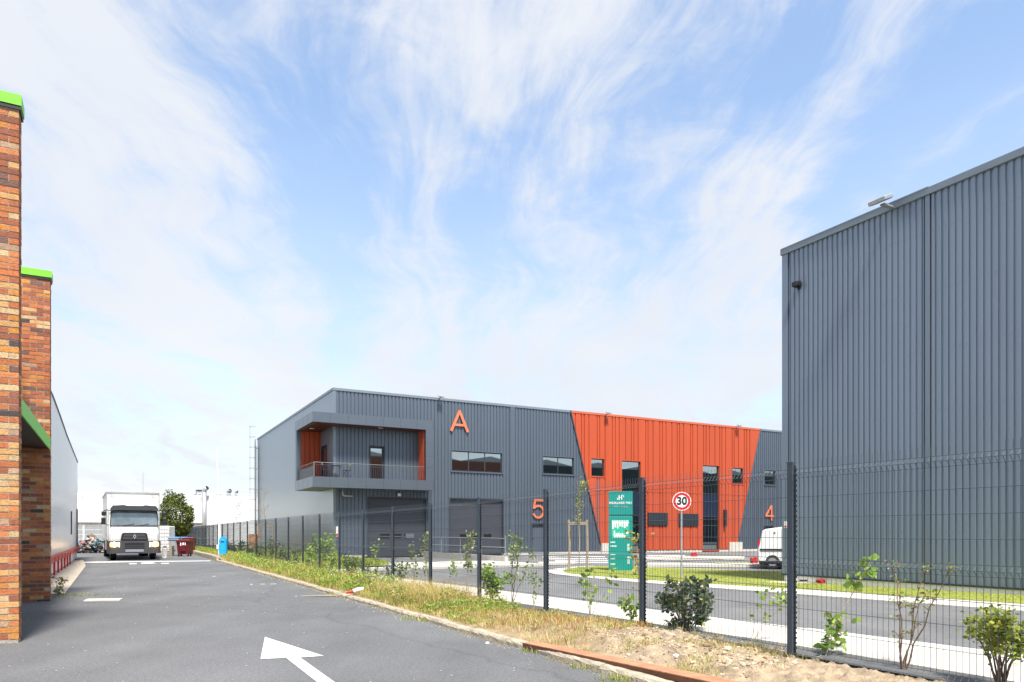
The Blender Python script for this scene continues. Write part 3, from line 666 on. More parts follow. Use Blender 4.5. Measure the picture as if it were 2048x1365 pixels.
# access ladder with cage on the far corner of the short side
lad = thing('cage_ladder', 'tall galvanised access ladder with safety hoops at the rear corner of the grey warehouse', 'ladder', W(CA - .22, SA + DA - .1, -.1), TH)
b = MB()
for y in (-.22, .22): b.tube((0, y, 0), (0, y, 10.0), .035, n=6)
b.build('rail', m_galv, lad)
for i in range(32): MB().tube((0, -.22, .4 + i * .3), (0, .22, .4 + i * .3), .014, n=4).build('rung', m_galv, lad)
for i in range(10):
    z = 2.6 + i * .95; b = MB(); b.path([(0, .24, z), (-.26, .38, z), (-.46, .26, z), (-.52, 0, z), (-.46, -.26, z), (-.26, -.38, z), (0, -.24, z)], .018, 5); b.build('hoop', m_galv, lad)
b = MB()
for y in (-.26, 0, .26): b.tube((-.50 + abs(y) * .15, y, 2.6), (-.50 + abs(y) * .15, y, 11.15), .007, n=4)
b.build('cage_bar', m_galv, lad); b = MB()
for z in (1.6, 3.5, 5.4, 7.3, 9.2): b.box(0, .52, -.24, -.20, z - .03, z + .03); b.box(0, .52, .20, .24, z - .03, z + .03)
b.build('bracket', m_galv, lad)
MB().box(.3, .52, .35, .55, 0, 9.3).build('downpipe', m_galv, lad) if False else None
tag(MB().path([(0, 0, 0), (0, 0, 9.4)], .07, 8).build('downpipe', m_trim, loc=W(CA - .15, SA + DA + .1, -.1)), 'slim dark downpipe at the rear corner of the grey warehouse', 'downpipe')

# furniture on the balcony
def folding_chair(loc, rz, label):
    t = thing('folding_chair', label, 'chair', loc, rz, 'bistro chairs on the balcony')
    MB().bbox(-.20, .20, -.19, .19, .44, .46, .006).build('seat', m_trim, t)
    b = MB(); b.bbox(-.20, .20, .20, .225, .72, .86, .006); b.build('backrest', m_wood, t)
    for x in (-.21, .21):
        MB().path([(x, -.20, 0), (x, .10, .45), (x, .22, .88)], .011, 5).build('leg', m_dark, t); MB().path([(x, .20, 0), (x, -.17, .45)], .011, 5).build('leg', m_dark, t)
    return t
fl = lambda x, y: W(CA + x, SA + y, zb1)
folding_chair(fl(-.62, -.62), TH + R(65), 'folding chair with a pale wooden back on the balcony, left of the small table')
folding_chair(fl(.62, -.62), TH - R(80), 'folding chair with its back to the long wall side, right of the small balcony table')
t = thing('bistro_table', 'small dark folding table on the balcony between two chairs', 'table', fl(0, -.62), TH)
MB().disc((0, 0, .71), (0, 0, 1), .33, .022, 24).build('table_top', m_trim, t)
for x in (-.2, .2): MB().path([(x, -.24, 0), (x, .2, .7)], .011, 5).build('leg', m_dark, t); MB().path([(x, .24, 0), (x, -.2, .7)], .011, 5).build('leg', m_dark, t)

# low concrete wall of the loading ramp with its handrail
rw = thing('ramp_wall', 'low pale concrete wall with a steel handrail beside the loading door', 'wall', W(16.9, 31.5, 0), TH)
b = MB(); b.box(-.10, .10, 0, 11.0, -.3, .20); b.build('wall', m_conc, rw)
b = MB(); b.path([(0, .1, .2), (0, .1, 1.10), (0, 10.9, 1.10), (0, 10.9, .2)], .024, 8); b.path([(0, .1, .65), (0, 10.9, .65)], .018, 6); hr = b.build('handrail', m_galv, rw)
for y in (2.8, 5.5, 8.2): MB().tube((0, y, .2), (0, y, 1.1), .02, n=6).build('post', m_galv, hr)

# ================================================================== BLUE-GREY BUILDING B
B = thing('warehouse', 'tall blue grey ribbed warehouse on a white plinth filling the right side', 'warehouse', W(CB, SB, 0), TH)
LB = 24.0; zb_ = .137
yj = fS(1857, pl=CB, s0=SB)[0]      # vertical joint
b = MB(); PB = prof(-LB, -.20, .163, .036, .018, .034); corr(b, 'y', PB, zb_, ZT - .16, [(yj - .095, yj + .10, -3, 20)]); b.build('cladding', m_greyB, B)
MB().box(-.05, .1, yj - .06, yj + .06, zb_, ZT - .1).build('joint_cover', mat('joint_grey', (.20, .24, .285), .4, metal=.5), B); 
b = MB(); b.box(-.0, .1, yj - .095, yj - .06, zb_, ZT - .12); b.box(-.0, .1, yj + .06, yj + .10, zb_, ZT - .12); b.build('joint_shadow_gap', m_dark, B)
b = MB(); b.box(-.05, .12, -.16, .05, zb_ - .02, ZT - .16); b.build('corner_trim', m_greyB, B); MB().box(-.01, .12, -.2, -.165, zb_, ZT - .16).build('corner_gap', m_dark, B)
b = MB(); b.box(-.09, .4, -LB, .08, ZT - .17, ZT); b.build('roof_flashing', m_flash, B)
MB().box(-.10, -.0, yj - .05, .06, ZT - .01, ZT + .02).build('flashing_cap', m_flash, B)
MB().box(-.075, .2, -LB, .05, zb_ - .035, zb_ + .012).build('base_flashing', m_trim, B)
MB().box(-.02, 72, -LB, -.02, -.3, zb_ - .03).build('plinth', mat('plinth_white', (.80, .78, .73), .8, var=.07, vscale=2), B)
MB().box(.12, 72, -LB, -.06, zb_ - .03, 9.0).build('wall_core', m_greyB, B); MB().box(.10, .38, -LB, -.06, 9.0, ZT - .2).build('parapet', m_greyB, B)
MB().box(.13, 20, -.055, -.0, zb_, 9.05).build('end_cladding', mat('brown_cladding', (.16, .060, .040), .6), B); MB().box(20, 72, -.055, -.0, zb_, 9.05).build('end_cladding', mat('green_grey_cladding', (.028, .045, .045), .6), B)
for k in range(10): MB().prism([(k * 7.2 + (.4 if k == 0 else 0), 9.06), (k * 7.2 + 7.2, 9.06), (k * 7.2 + 3.6, 9.7)], -LB, -.08).build('roof_ridge', mat('roof_grey', (.36, .38, .38), .5), B)
floodlight(B, fS(1787, pl=CB, s0=SB)[0], ZT - .10, -.09, 1.25, 'y')
yy, zc = fS(1600, 571, pl=CB, s0=SB); b = MB(); b.bbox(-.26, -.04, yy - .10, yy + .10, zc - .07, zc + .07, .02); b.box(-.06, 0, yy - .05, yy + .05, zc - .12, zc + .12); b.build('wall_camera', m_dark, B)
# screw heads
b = MB()
for r in range(6):
    z = 1.4 + r * 1.5
    u = -LB
    while u < -.3:
        b.box(-.043, -.036, u + .02, u + .028, z, z + .008); u += .163
b.build('screws', m_trim, B, kind='stuff')
yy = fS(1579, pl=CB, s0=SB)[0]; z0 = fS(1579, 1056.5, pl=CB, s0=SB)[1]; z1 = fS(1579, 1043, pl=CB, s0=SB)[1]
o = MB().box(-.058, -.052, -.145, -.035, z0, z1).build('notice', m_lwhite, B); MB().box(-.062, -.059, -.13, -.05, z0 + .02, z0 + .07).build('notice_band', m_lred, o)

# ================================================================== LEFT: brick building with two piers
CBK = 1.0
BK = thing('brick_building', 'brick building with two tall piers, green coping and a flat canopy at the left edge', 'building', W(-1.098, 11.03, 0), TH)
def brick_wall(mb, mo, x0, x1, y0, y1, z0, z1, ch=.0805, bl=.235, seed=0, skip=None, pw_=None):
    # bricks as real blocks standing 6 mm proud of the mortar body
    rg_ = np.random.default_rng(seed); g = .006
    mo.box(x0 + g, x1 - g, y0 + g, y1 - g, z0, z1)
    pal = [(.50, .155, .055), (.56, .20, .07), (.60, .33, .13), (.30, .10, .055), (.62, .42, .22), (.40, .13, .06), (.085, .06, .055), (.60, .24, .05), (.48, .30, .19), (.20, .10, .075)]
    pw = np.array([.20, .19, .13, .11, .08, .12, .02, .08, .04, .03]); pw = np.array(pw_) if pw_ else pw; n_ = int((z1 - z0) / ch)
    for k in range(n_):
        z = z0 + k * ch; zz1 = z + ch - .014; off = bl / 2 if k % 2 else 0; hd = (k % 2 == 1)
        x = x1
        first = True
        while x > x0 + .02:
            w_ = (.112 if hd and first else bl) ; first = False
            a = max(x0, x - w_ + .010)
            if not (skip and skip(x, z)):
                c = pal[rg_.choice(10, p=pw)]; j = rg_.uniform(.86, 1.14); mb.cur = tuple(v * j for v in c); jy = rg_.uniform(-.0025, .0025)
                mb.box(a, x, y0 + jy, y0 + .05, z, zz1)
            x -= w_
        # end face (towards the road)
        y = y0 + .052; hd2 = not hd
        while y < y1 - .02:
            w_ = bl if (y > y0 + .06) else (.06 if hd else .17); e = min(y1, y + w_ - .010)
            c = pal[rg_.choice(10, p=pw)]; j = rg_.uniform(.86, 1.14); mb.cur = tuple(v * j for v in c)
            mb.box(x1 - .05, x1 + rg_.uniform(-.0025, .0025), y, e, z, zz1); y += w_
def coping(parent, x0, x1, y0, y1, z):
    b = MB(); b.box(x0, x1 + .03, y0 - .03, y1 + .03, z, z + .135); o = b.build('coping', m_green, parent)
    MB().box(x0, x1 + .02, y0 - .02, y1 + .02, z - .05, z - .001).build('coping_underside', m_dark, o); return o
P1 = (-1.6, 0, 0, .29, -.03, 6.82); b = MB(); mo = MB()
brick_wall(b, mo, *P1, seed=3, skip=lambda x, z: z < .03 and x > -.10)
p = b.build('brick_pier', m_brick, BK); mo.build('mortar', m_mortar, p); coping(BK, -1.65, 0, 0, .29, 6.80)
dx = -.108; dy = 17.41 - 11.03
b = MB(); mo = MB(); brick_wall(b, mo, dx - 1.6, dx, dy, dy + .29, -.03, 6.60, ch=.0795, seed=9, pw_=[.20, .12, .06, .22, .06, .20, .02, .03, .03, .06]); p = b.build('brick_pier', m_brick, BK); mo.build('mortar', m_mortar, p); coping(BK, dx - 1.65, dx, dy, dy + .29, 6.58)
b = MB(); b.box(-1.55, -.12, .30, dy - .01, 3.10, 3.28); cn = b.build('canopy', m_dark, BK)
b = MB(); xs = [.30, 2.2, 4.1, dy - .01]
for a, e in zip(xs, xs[1:]): b.box(-.12, -.10, a + .003, e - .003, 3.08, 3.31)
b.build('canopy_edge', m_green, cn)
b = MB(); mo = MB(); mo.box(-1.75, -1.6, .3, dy, -.03, 5.2); mo.build('wall', m_mortar, BK)
# ================================================================== LEFT: white metal building
WC = -2.1 * .8776; s_a = 19.5; P = at(155.5, HZ, 37.9); s_b = cs(P)[1]
HW = thing('white_hall', 'long glossy white clad hall with a low sloping roof edge beyond the brick pier', 'building', W(WC, 0, 0), TH)
b = MB(); prf = [(s_a - 4, 5.75), (27.6, 5.78), (31, 5.62), (35, 5.38), (s_b, 5.05)]
for (a, za), (e, ze) in zip(prf, prf[1:]):
    nn = max(1, round((e - a) / 1.0))
    for i in range(nn):
        u, v = a + (e - a) * i / nn, a + (e - a) * (i + 1) / nn; zu, zv_ = za + (ze - za) * i / nn, za + (ze - za) * (i + 1) / nn
        b.add([(0, u + .004, .42), (0, v - .004, .42), (0, v - .004, zv_), (0, u + .004, zu)], [(0, 1, 2, 3)])
b.add([(0, s_b, .42), (-14, s_b, .42), (-14, s_b, 5.05), (0, s_b, 5.05)], [(0, 1, 2, 3)]); b.build('cladding', m_white, HW)
b = MB(); pl = [(s_a - 4, .05), (s_b - .02, .05), (s_b - .02, 5.0)] + [(a, z - .03) for a, z in reversed(prf[:-1])]; b.prism(pl, -14, -.03, 'x'); b.build('wall_core', m_white, HW)
b = MB()
for (a, za), (e, ze) in zip(prf, prf[1:]): b.prism([(a, za), (e, ze), (e, ze + .05), (a, za + .05)], -.1, .03, 'x')
b.build('roof_edge', m_trim, HW)
def fW(px, py): return fS(px, py, pl=WC, s0=0)
a, z = fW(152.5, 1060); MB().box(-.02, .03, s_b - 1.1, s_b - .15, .45, 2.60).build('dark_door', m_dark, HW); a, z0 = fW(142, 1072); MB().box(.0, .04, a - .15, a + .15, 1.3, 2.35).build('narrow_vent', m_trim, HW)
b = MB(); b.box(.0, .06, 22.2, s_b + .3, .43, .62); b.box(-.01, .10, 22.2, s_b + .3, .60, .66); pr = b.build('base_rail', m_red, HW)
for i in range(9):
    s = 22.3 + i * 1.75; MB().box(.02, .08, s, s + .07, -.02, .60).build('rail_post', m_red, pr)
def zc_(c, s): return .012
b = MB(); b.add([W(-2.2, 19.2, .012), W(-1.05, 19.2, .012), W(-1.15, 34.5, .012), W(-1.5, 42, .012), W(-2.2, 42, .012)], [(0, 1, 2, 3, 4)]); struct(b.build('concrete_strip', mat('sandy_concrete', (.52, .45, .35), .9, var=.3, vscale=3)))

# ================================================================== FAR: white factory, its roof gear, rear fence
FP = at(330, HZ, 92); fc, fs_ = cs(FP)
FB = thing('factory', 'long white metal clad factory closing the end of the drive', 'factory', W(fc, fs_, -.3), TH)
fzt = 1.4 + 75 * 92 / F + .3
b = MB(); corr(b, 'x', prof(-60, 60, .5, .03, .02, .03), 0.0, fzt, ()); b.build('cladding', m_farwhite, FB)
MB().box(-60, 60, .05, 30, 0, fzt - .05).build('wall_core', m_farwhite, FB)
MB().box(-60, 60, -.06, .3, fzt - .12, fzt + .02).build('roof_flashing', m_farwhite, FB)
def ff(px, py=HZ): x, z = fA(px, py, fs_); return x + CA - fc, z + .3
def fbox(nm, px0, px1, py0, py1, m, y0=1.0, y1=2.5):
    a, z1 = ff(px0, py0); e, z0 = ff(px1, py1); return MB().bbox(a, e, y0, y1, z0, z1, .03).build(nm, m, FB)
x, z = ff(408, 1050); x2, z2 = ff(408, 988); b = MB(); b.path([(x, -.4, 0.2), (x, -.4, z2 + .2)], .28, 12); b.path([(x, -.4, z2 + .2), (x + .06, -.45, z2 + .5), (x + .3, -.7, z2 + .75)], .28, 12); b.build('flue', m_galv, FB, smooth=True)
MB().disc((x + .32, -.73, z2 + .77), (.3, -.35, .3), .25, .02, 16).build('flue_mouth', m_dark, FB)
fbox('roof_unit', 395, 405, 979.5, 989, m_galv); fbox('roof_unit_top', 394.6, 406, 979, 981.5, m_dark, .9, 2.6); fbox('roof_unit', 437, 445, 987, 991.5, m_galv); fbox('roof_unit', 391, 393, 984, 991, m_galv)
for px, r in ((459.5, .26), (474.5, .15)):
    x, z = ff(px, 988); b = MB(); b.path([(x, 1, z - .5), (x, 1, z + .1 + r), (x + .1, .8, z + .3 + r)], r * 1.1, 12); b.build('roof_cowl', m_galv, FB, smooth=True); MB().disc((x + .1, .74, z + .15 + r), (.2, -1, .15), r, .03, 18).build('cowl_mouth', m_dark, FB)
for k, (px, py) in enumerate(((401, 998), (472.5, 1013), (476.5, 1007), (471, 1036), (477, 1029), (163, 996), (404, 1005))):
    x, z = ff(px, py); MB().tube((x, -.06, z), (x + .3, -.5, z + .1), .035, n=6).build('wall_lamp', m_trim, FB)
b = MB()
for i in range(24):
    x = -30 + i * 2.6; b.box(x - .03, x + .03, .2, .26, fzt, fzt + (.35 if i % 2 else .15))
b.box(-30, 30, .2, .24, fzt + .3, fzt + .34); b.build('roof_rail', m_farwhite, FB)
m_slab = mat('grey_slab', (.30, .31, .32), .85, var=.15, vscale=2)
def mast(px, py, Y, r, label, nm='mast', cat='mast', m=m_galv):
    p = at(px, py, Y); b = MB(); b.tube((0, 0, 0), (0, 0, p.z + .2), r * 1.3, r * .5, 8)
    b.tube((-.25, 0, p.z - .1), (.25, 0, p.z - .1), .02, n=4)
    o = b.build(nm, m, loc=(p.x, Y, -.2)); return tag(o, label, cat)
mast(286, 945, 90, .05, 'thin aerial mast rising above the factory roof behind the white truck')
# slab fence in front of the factory
sf = thing('slab_fence', 'grey concrete slab fence with white posts in front of the far factory', 'fence', at(180, HZ, 66) * 1.0, TH)
sf.location.z = -.1
for k in range(6):
    b = MB()
    for j in range(5): b.box(-5.5 + k * 2.5 + .03, -3.0 + k * 2.5 - .03, -.03 + .002 * j, .05, j * .43 + .02, j * .43 + .43)
    b.build('slab_panel', m_slab, sf); MB().box(-5.5 + k * 2.5 - .06, -5.5 + k * 2.5 + .06, -.12, -.04, 0, 2.05).build('post', m_farwhite, sf)
MB().box(-5.5, 9.5, -.06, .08, 2.17, 2.42).build('coping', mat('dirty_coping', (.16, .14, .12), .9, var=.4), sf)

# ================================================================== WIRE FENCE
FC = 5.863
def zfb(s): return .115 - .075 * min(1, max(0, (s - 7.5) / 6)) - .05 * min(1, max(0, (s - 14) / 25)) - .0035 * max(0, s - 38)
ppx = [2141, 1588, 1288, 1094, 960, 862, 786.5, 727, 679.3, 639.5, 606, 577, 552, 531.3, 512.3, 495, 480.5]
Ys = [9648 / (p - 230) for p in ppx]
while Ys[-1] < 72: Ys.append(Ys[-1] + 2.12)
ss = [(-.4795 * (6.681 - .5499 * Y) + .8776 * Y) for Y in Ys]; ccs = [(.8776 * (6.681 - .5499 * Y) + .4795 * Y) for Y in Ys]
FN = thing('wire_fence', 'dark grey welded wire fence with posts running along the drive', 'fence', (0, 0, 0), 0)
FH = 1.96
# post master: faces across the road
pb = MB(); pb.box(-.028, .0, -.0, .060, -.25, FH); pb.box(0, .026, .008, .052, -.25, FH - .01); pb.box(-.031, .029, -.003, .063, FH, FH + .018)
post0 = pb.build('post', m_post, FN)
cb = MB(); cb.box(.0, .026, -.004, .007, .0, FH - .02)
for k in range(38): z = .03 + k * .05; cb.prism([(-.004, z), (.030, z + .006), (.030, z + .024), (-.004, z + .03)], -.012, -.005)
clip0 = cb.build('clip_strip', m_dark, post0)
def place_post(i):
    if i == 0: p, c = post0, clip0
    else:
        p = post0.copy(); COL.objects.link(p); p.parent = FN; c = clip0.copy(); COL.objects.link(c); c.parent = p
    p.location = W(ccs[i], ss[i], zfb(ss[i])); p.rotation_euler.z = TH
for i in range(len(ss)): place_post(i)
# wire panel: vertical wires every 50 mm with three pressed folds, paired horizontals
PL = ss[2] - ss[1] - .075
def wire_panel(L_, n=4):
    fol = [(0.015, .0)]; folds = [(.055, .10, .145), (.94, .985, 1.03), (1.815, 1.86, 1.905)]; prof_ = [(-.0, 0)]
    for a, m_, e in folds: prof_ += [(a, 0), (m_, -.042), (e, 0)]
    prof_.append((1.985, 0)); b = MB(); nw = int(L_ / .0505)
    for k in range(nw + 1):
        y = L_ * k / nw; b.path([(d, y, z) for z, d in prof_], .0023, n, cap=False)
    for a, m_, e in folds:
        for z, d in ((a, 0), (m_, -.042), (e, 0)): b.path([(d - .004, 0, z), (d - .004, L_, z)], .0026, n, False)
    for z in (.34, .54, .74, 1.23, 1.43, 1.63): b.path([(-.004, 0, z), (-.004, L_, z)], .0026, n, False)
    return b
pan0 = wire_panel(PL).build('wire_panel', m_wire, FN); pan0['seed'] = 0; del pan0['seed']
far0 = None
for i in range(len(ss) - 1):
    p = pan0 if i == 0 else pan0.copy()
    if i: COL.objects.link(p); p.parent = FN
    a = W(ccs[i], ss[i], 0); e = W(ccs[i + 1], ss[i + 1], 0); d = e - a; L_ = d.length - .06
    u = d.normalized(); a2 = a + u * .062 + U2 * .012
    p.location = (a2.x, a2.y, zfb(ss[i]) - .0); p.rotation_euler = (math.atan2(zfb(ss[i + 1]) - zfb(ss[i]), d.length), 0, math.atan2(-d.x, d.y)); p.scale = (1, L_ / PL, 1)

# ================================================================== TRUCK
TX = at(269, HZ, 36.1); TRU = thing('box_truck', 'white box truck with lit headlights driving towards the camera', 'truck', (TX.x, 36.1, 0), R(31.0)); TRU.scale = (.88, 1, 1.015)
def tp(nm, b, m, parent=None, **k): return b.build(nm, m, parent or TRU, **k)
W2 = 1.27
b = MB(); prf = [(.06, .95), (-.01, 1.30), (.0, 1.68), (.20, 2.50), (.42, 2.68), (1.75, 2.70), (1.75, .95)]
def cabring(y, z, k): return None
vs = []; fs = []
for x, ins in ((-W2, .10), (-W2 + .10, 0), (W2 - .10, 0), (W2, .10)):
    for y, z in prf: 
        yy_ = y + (ins if y < .5 else 0); zz_ = z - (ins * .6 if z > 2.6 else 0); xx_ = x * (1 - .035 * max(0, z - 1.7)); vs.append((xx_, yy_, zz_))
n_ = len(prf)
for i in range(3):
    for k in range(n_): j = (k + 1) % n_; fs.append((i * n_ + k, (i + 1) * n_ + k, (i + 1) * n_ + j, i * n_ + j))
fs += [tuple(range(n_)), tuple(range(4 * n_ - 1, 3 * n_ - 1, -1))]
b.add(vs, fs); cab = tp('cab', b, m_wpaint)
b = MB(); b.add([(-1.20, -.012, 1.72), (1.20, -.012, 1.72), (1.13, .165, 2.44), (-1.13, .165, 2.44)], [(0, 1, 2, 3)]); b.add([(-1.14, -.02, 1.705), (1.14, -.02, 1.705), (1.20, -.015, 1.74), (-1.20, -.015, 1.74)], [(0, 1, 2, 3)])
m_wind = mat('windscreen', (.20, .25, .27), .08, metal=.55, spec=1.0, coat=.6, var=.35, vscale=1.4, rv=.02)
tp('windscreen', b, m_wind, cab)
b = MB()
for p, q in (((-1.215, -.02, 1.70), (1.215, -.02, 1.70)), ((-1.215, -.02, 1.70), (-1.145, .155, 2.45)), ((1.215, -.02, 1.70), (1.145, .155, 2.45)), ((-1.145, .155, 2.45), (1.145, .155, 2.45))): b.tube(p, q, .022, n=6)
tp('window_seal', b, m_dark, cab)
b = MB()
for x in (-.62, .12): b.path([(x, -.035, 1.70), (x + .45, -.03, 1.76), (x + .62, -.02, 1.80)], .012, 5)
tp('wiper', b, m_dark, cab)
b = MB(); b.prism([(-1.22, 2.42), (-1.20, 2.56), (-1.08, 2.68), (-.55, 2.72), (-.35, 2.68), (.35, 2.68), (.55, 2.72), (1.08, 2.68), (1.20, 2.56), (1.22, 2.42), (.9, 2.46), (-.9, 2.46)], -.12, .12); tp('sun_visor', b, mat('smoked_visor', (.05, .052, .06), .25), cab)
b = MB(); b.prism([(-1.0, 2.70), (-.96, 2.98), (-.80, 3.14), (0, 3.20), (.80, 3.14), (.96, 2.98), (1.0, 2.70)], .55, 1.65); tp('air_deflector', b, m_wpaint, cab)
for sx_ in (-1, 1):
    b = MB(); b.prism([(.30, 1.72), (.36, 2.40), (1.15, 2.40), (1.15, 1.62), (.75, 1.62)], sx_ * 1.24, sx_ * 1.252, 'x'); tp('side_window', b, m_glass, cab)
    mr_ = MB(); mr_.path([(sx_ * 1.18, .18, 2.44), (sx_ * 1.40, .05, 2.46), (sx_ * 1.52, .0, 2.42)], .022, 6); mr_.path([(sx_ * 1.22, .15, 1.70), (sx_ * 1.40, .05, 1.76), (sx_ * 1.50, .0, 1.82)], .018, 6); mo_ = tp('mirror_arm', mr_, m_dark, cab)
    b = MB(); b.bbox(sx_ * 1.52 - .12, sx_ * 1.52 + .12, -.08, .06, 2.18, 2.40, .03); tp('mirror', b, m_dark, mo_) if False else tp('mirror', b, m_dark)
    b = MB(); b.bbox(sx_ * 1.54 - .11, sx_ * 1.54 + .11, -.10, .05, 1.76, 2.10, .03); tp('mirror', b, m_dark)
g = MB(); g.prism([(-.70, .96), (-.64, 1.30), (-.55, 1.36), (.55, 1.36), (.64, 1.30), (.70, .96)], -.06, .03); gr = tp('grille', g, m_dark)
b = MB()
for z in (1.06, 1.14, 1.22, 1.29): b.box(-.52 - (1.3 - z) * .3, .52 + (1.3 - z) * .3, -.085, -.06, z - .018, z + .018)
tp('grille_slat', b, mat('grille_grey', (.09, .09, .10), .4), gr)
b = MB(); h = .13; w_ = .085
for (x0_, z0_), (x1_, z1_) in (((0, h), (w_, 0)), ((w_, 0), (0, -h)), ((0, -h), (-w_, 0)), ((-w_, 0), (0, h))): 
    ix0, iz0, ix1, iz1 = x0_ * .45, z0_ * .45, x1_ * .45, z1_ * .45; b.prism([(x0_, z0_ + 1.17), (x1_, z1_ + 1.17), (ix1, iz1 + 1.17), (ix0, iz0 + 1.17)], -.125, -.09)
tp('diamond_emblem', b, mat('chrome', (.75, .76, .78), .12, metal=1), gr)
b = MB(); pp = [(-1.36, .12), (-1.34, -.03), (-1.20, -.13), (-.7, -.17), (.7, -.17), (1.20, -.13), (1.34, -.03), (1.36, .12), (1.36, .55), (-1.36, .55)]
b.prism(pp, .34, .95, 'z'); bp_ = tp('bumper', b, mat('bumper_grey', (.048, .047, .051), .5))
b = MB(); b.box(-.46, .46, -.185, -.165, .42, .54); tp('number_plate', b, mat('plate', (.24, .26, .29), .4), bp_)
b = MB()
for z in (.60, .69, .78, .84): b.box(-.50, .50, -.182, -.165, z - .025, z + .02)
tp('bumper_slot', b, m_dark, bp_)
b = MB(); b.box(-1.1, 1.1, -.178, -.168, .885, .91); tp('bumper_line', b, mat('grille_grey', (.1,) * 3), bp_)
m_hl = mat('headlight_on', (1, .9, .6), .2, emit=(1, .72, .34), estr=22); m_hr = mat('headlight_ring', (.9, .55, .25), .2, emit=(1, .40, .08), estr=1.1)
for sx_ in (-1, 1):
    b = MB(); b.bbox(sx_ * .99 - .24, sx_ * .99 + .24, -.182, -.10, .66, .90, .05); o = tp('headlight', b, m_hr); MB().disc((sx_ * 1.02, -.19, .79), (0, 1, 0), .105, .03, 20).build('bulb', m_hl, o)
    MB().box(sx_ * .76 - .025, sx_ * .76 + .025, -.19, -.165, .64, .90).build('marker_lamp', m_lwhite, o)
b = MB(); b.box(-1.32, 1.44, 1.9, 9.2, .98, 3.44); bx_ = tp('cargo_box', b, mat('box_white', (.66, .65, .63), .45, var=.05))
b = MB()
for x in (-1.33, 1.45): b.box(x - .03, x + .03, 1.87, 1.93, .98, 3.45); b.box(x - .03, x + .03, 1.93, 9.2, 3.38, 3.46); b.box(x - .02, x + .02, 1.93, 9.2, .95, 1.08)
b.box(-1.35, 1.47, 1.86, 1.92, 3.38, 3.46); tp('box_edge', b, m_galv, bx_)
for x in (-1.10, 1.05): b = MB(); b.prism([(x - .05, 3.27), (x + .05, 3.31), (x + .0, 3.27)], 1.85, 1.86); b.box(x + .0, x + .22, 1.85, 1.858, 3.262, 3.272); tp('red_mark', b, m_lred, bx_)
b = MB(); b.box(-.45, .45, .6, 9.0, .62, .92); tp('chassis', b, m_dark)
b = MB(); b.box(-1.28, -1.2, 3.2, 6.0, .45, .97); b.box(1.2, 1.28, 3.2, 6.0, .45, .97); tp('side_guard', b, m_galv)
for x in (-1.02, 1.02):
    for y, wd2 in ((1.05, .15), (7.3, .28)):
        b = MB(); b.path([(x - wd2, y, .48), (x - wd2 + .03, y, .48), (x + wd2 - .03, y, .48), (x + wd2, y, .48)], [.44, .48, .48, .44], 28); o = tp('wheel', b, m_tyre, smooth=False); MB().disc((math.copysign(abs(x) + wd2 + .005, x), y, .48), (1, 0, 0), .27, .03, 20).build('rim', m_galv, o)
    b = MB(); b.path([(x * 1.0 - .2, 1.05 + .62 * math.cos(t), .48 + .62 * math.sin(t)) for t in np.linspace(R(5), R(175), 9)], .03, 4); b.box(x - .25, x + .25, .40, 1.70, 1.0, 1.06); tp('wheel_arch', b, m_dark)

# ================================================================== VAN behind the blue-grey building
VP = gp(1545, 1137, -.1); VAN = thing('van', 'white compact van passing the far corner of the blue grey building, only its rear showing', 'van', (VP.x, VP.y + .0, -.15), R(-19))
b = MB(); prf = [(-.56, .32), (-.58, .85), (-.52, 1.10), (-.40, 1.60), (-.28, 1.68), (.35, 1.77), (.9, 1.80), (2.2, 1.78), (2.75, 1.22), (3.55, 1.02), (3.75, .85), (3.75, .32)]
vs = []; fs = []; n_ = len(prf)
for y, k in ((0, .93), (.10, 1.0), (1.70, 1.0), (1.80, .93)):
    for x, z in prf: vs.append((1.6 + (x - 1.6) * (.985 if k < 1 else 1), y + (.0 if z < 1.1 else (.12 * (z - 1.1) * (1 if y < .9 else -1))), .9 + (z - .9) * (k if z > .9 else 1)))
for i in range(3):
    for k in range(n_): j = (k + 1) % n_; fs.append((i * n_ + k, i * n_ + j, (i + 1) * n_ + j, (i + 1) * n_ + k))
fs += [tuple(range(n_ - 1, -1, -1)), tuple(range(3 * n_, 4 * n_))]
b.add(vs, fs); vb = b.build('body', m_wpaint, VAN)
MB().box(-.50, 1.9, -.02, .0, .80, .86).build('side_moulding', m_dark, VAN)
MB().box(-.53, 3.76, -.015, 1.81, .22, .36).build('sill', m_dark, VAN)
MB().box(-.575, -.50, .02, .12, .98, 1.22).build('tail_light', m_lred, VAN)
MB().box(.06, .12, .03, .06, 1.52, 1.55).build('high_mark', m_dark, VAN)
b = MB(); b.prism([(2.0, 1.15), (2.1, 1.6), (2.35, 1.6), (2.75, 1.18)], .06, .075); b.build('side_window', m_glass, VAN)
b = MB(); b.box(-.03, -.02, .3, 1.5, 1.1, 1.5)
for x in (0, 2.95):
    for y in (.0, 1.62):
        o = MB().path([(x, y, .31), (x, y + .03, .31), (x, y + .17, .31), (x, y + .2, .31)], [.28, .31, .31, .28], 24).build('wheel', m_tyre, VAN); MB().disc((x, -.004 if y < 1 else 1.824, .31), (0, 1, 0), .18, .02, 16).build('rim', m_galv, o)

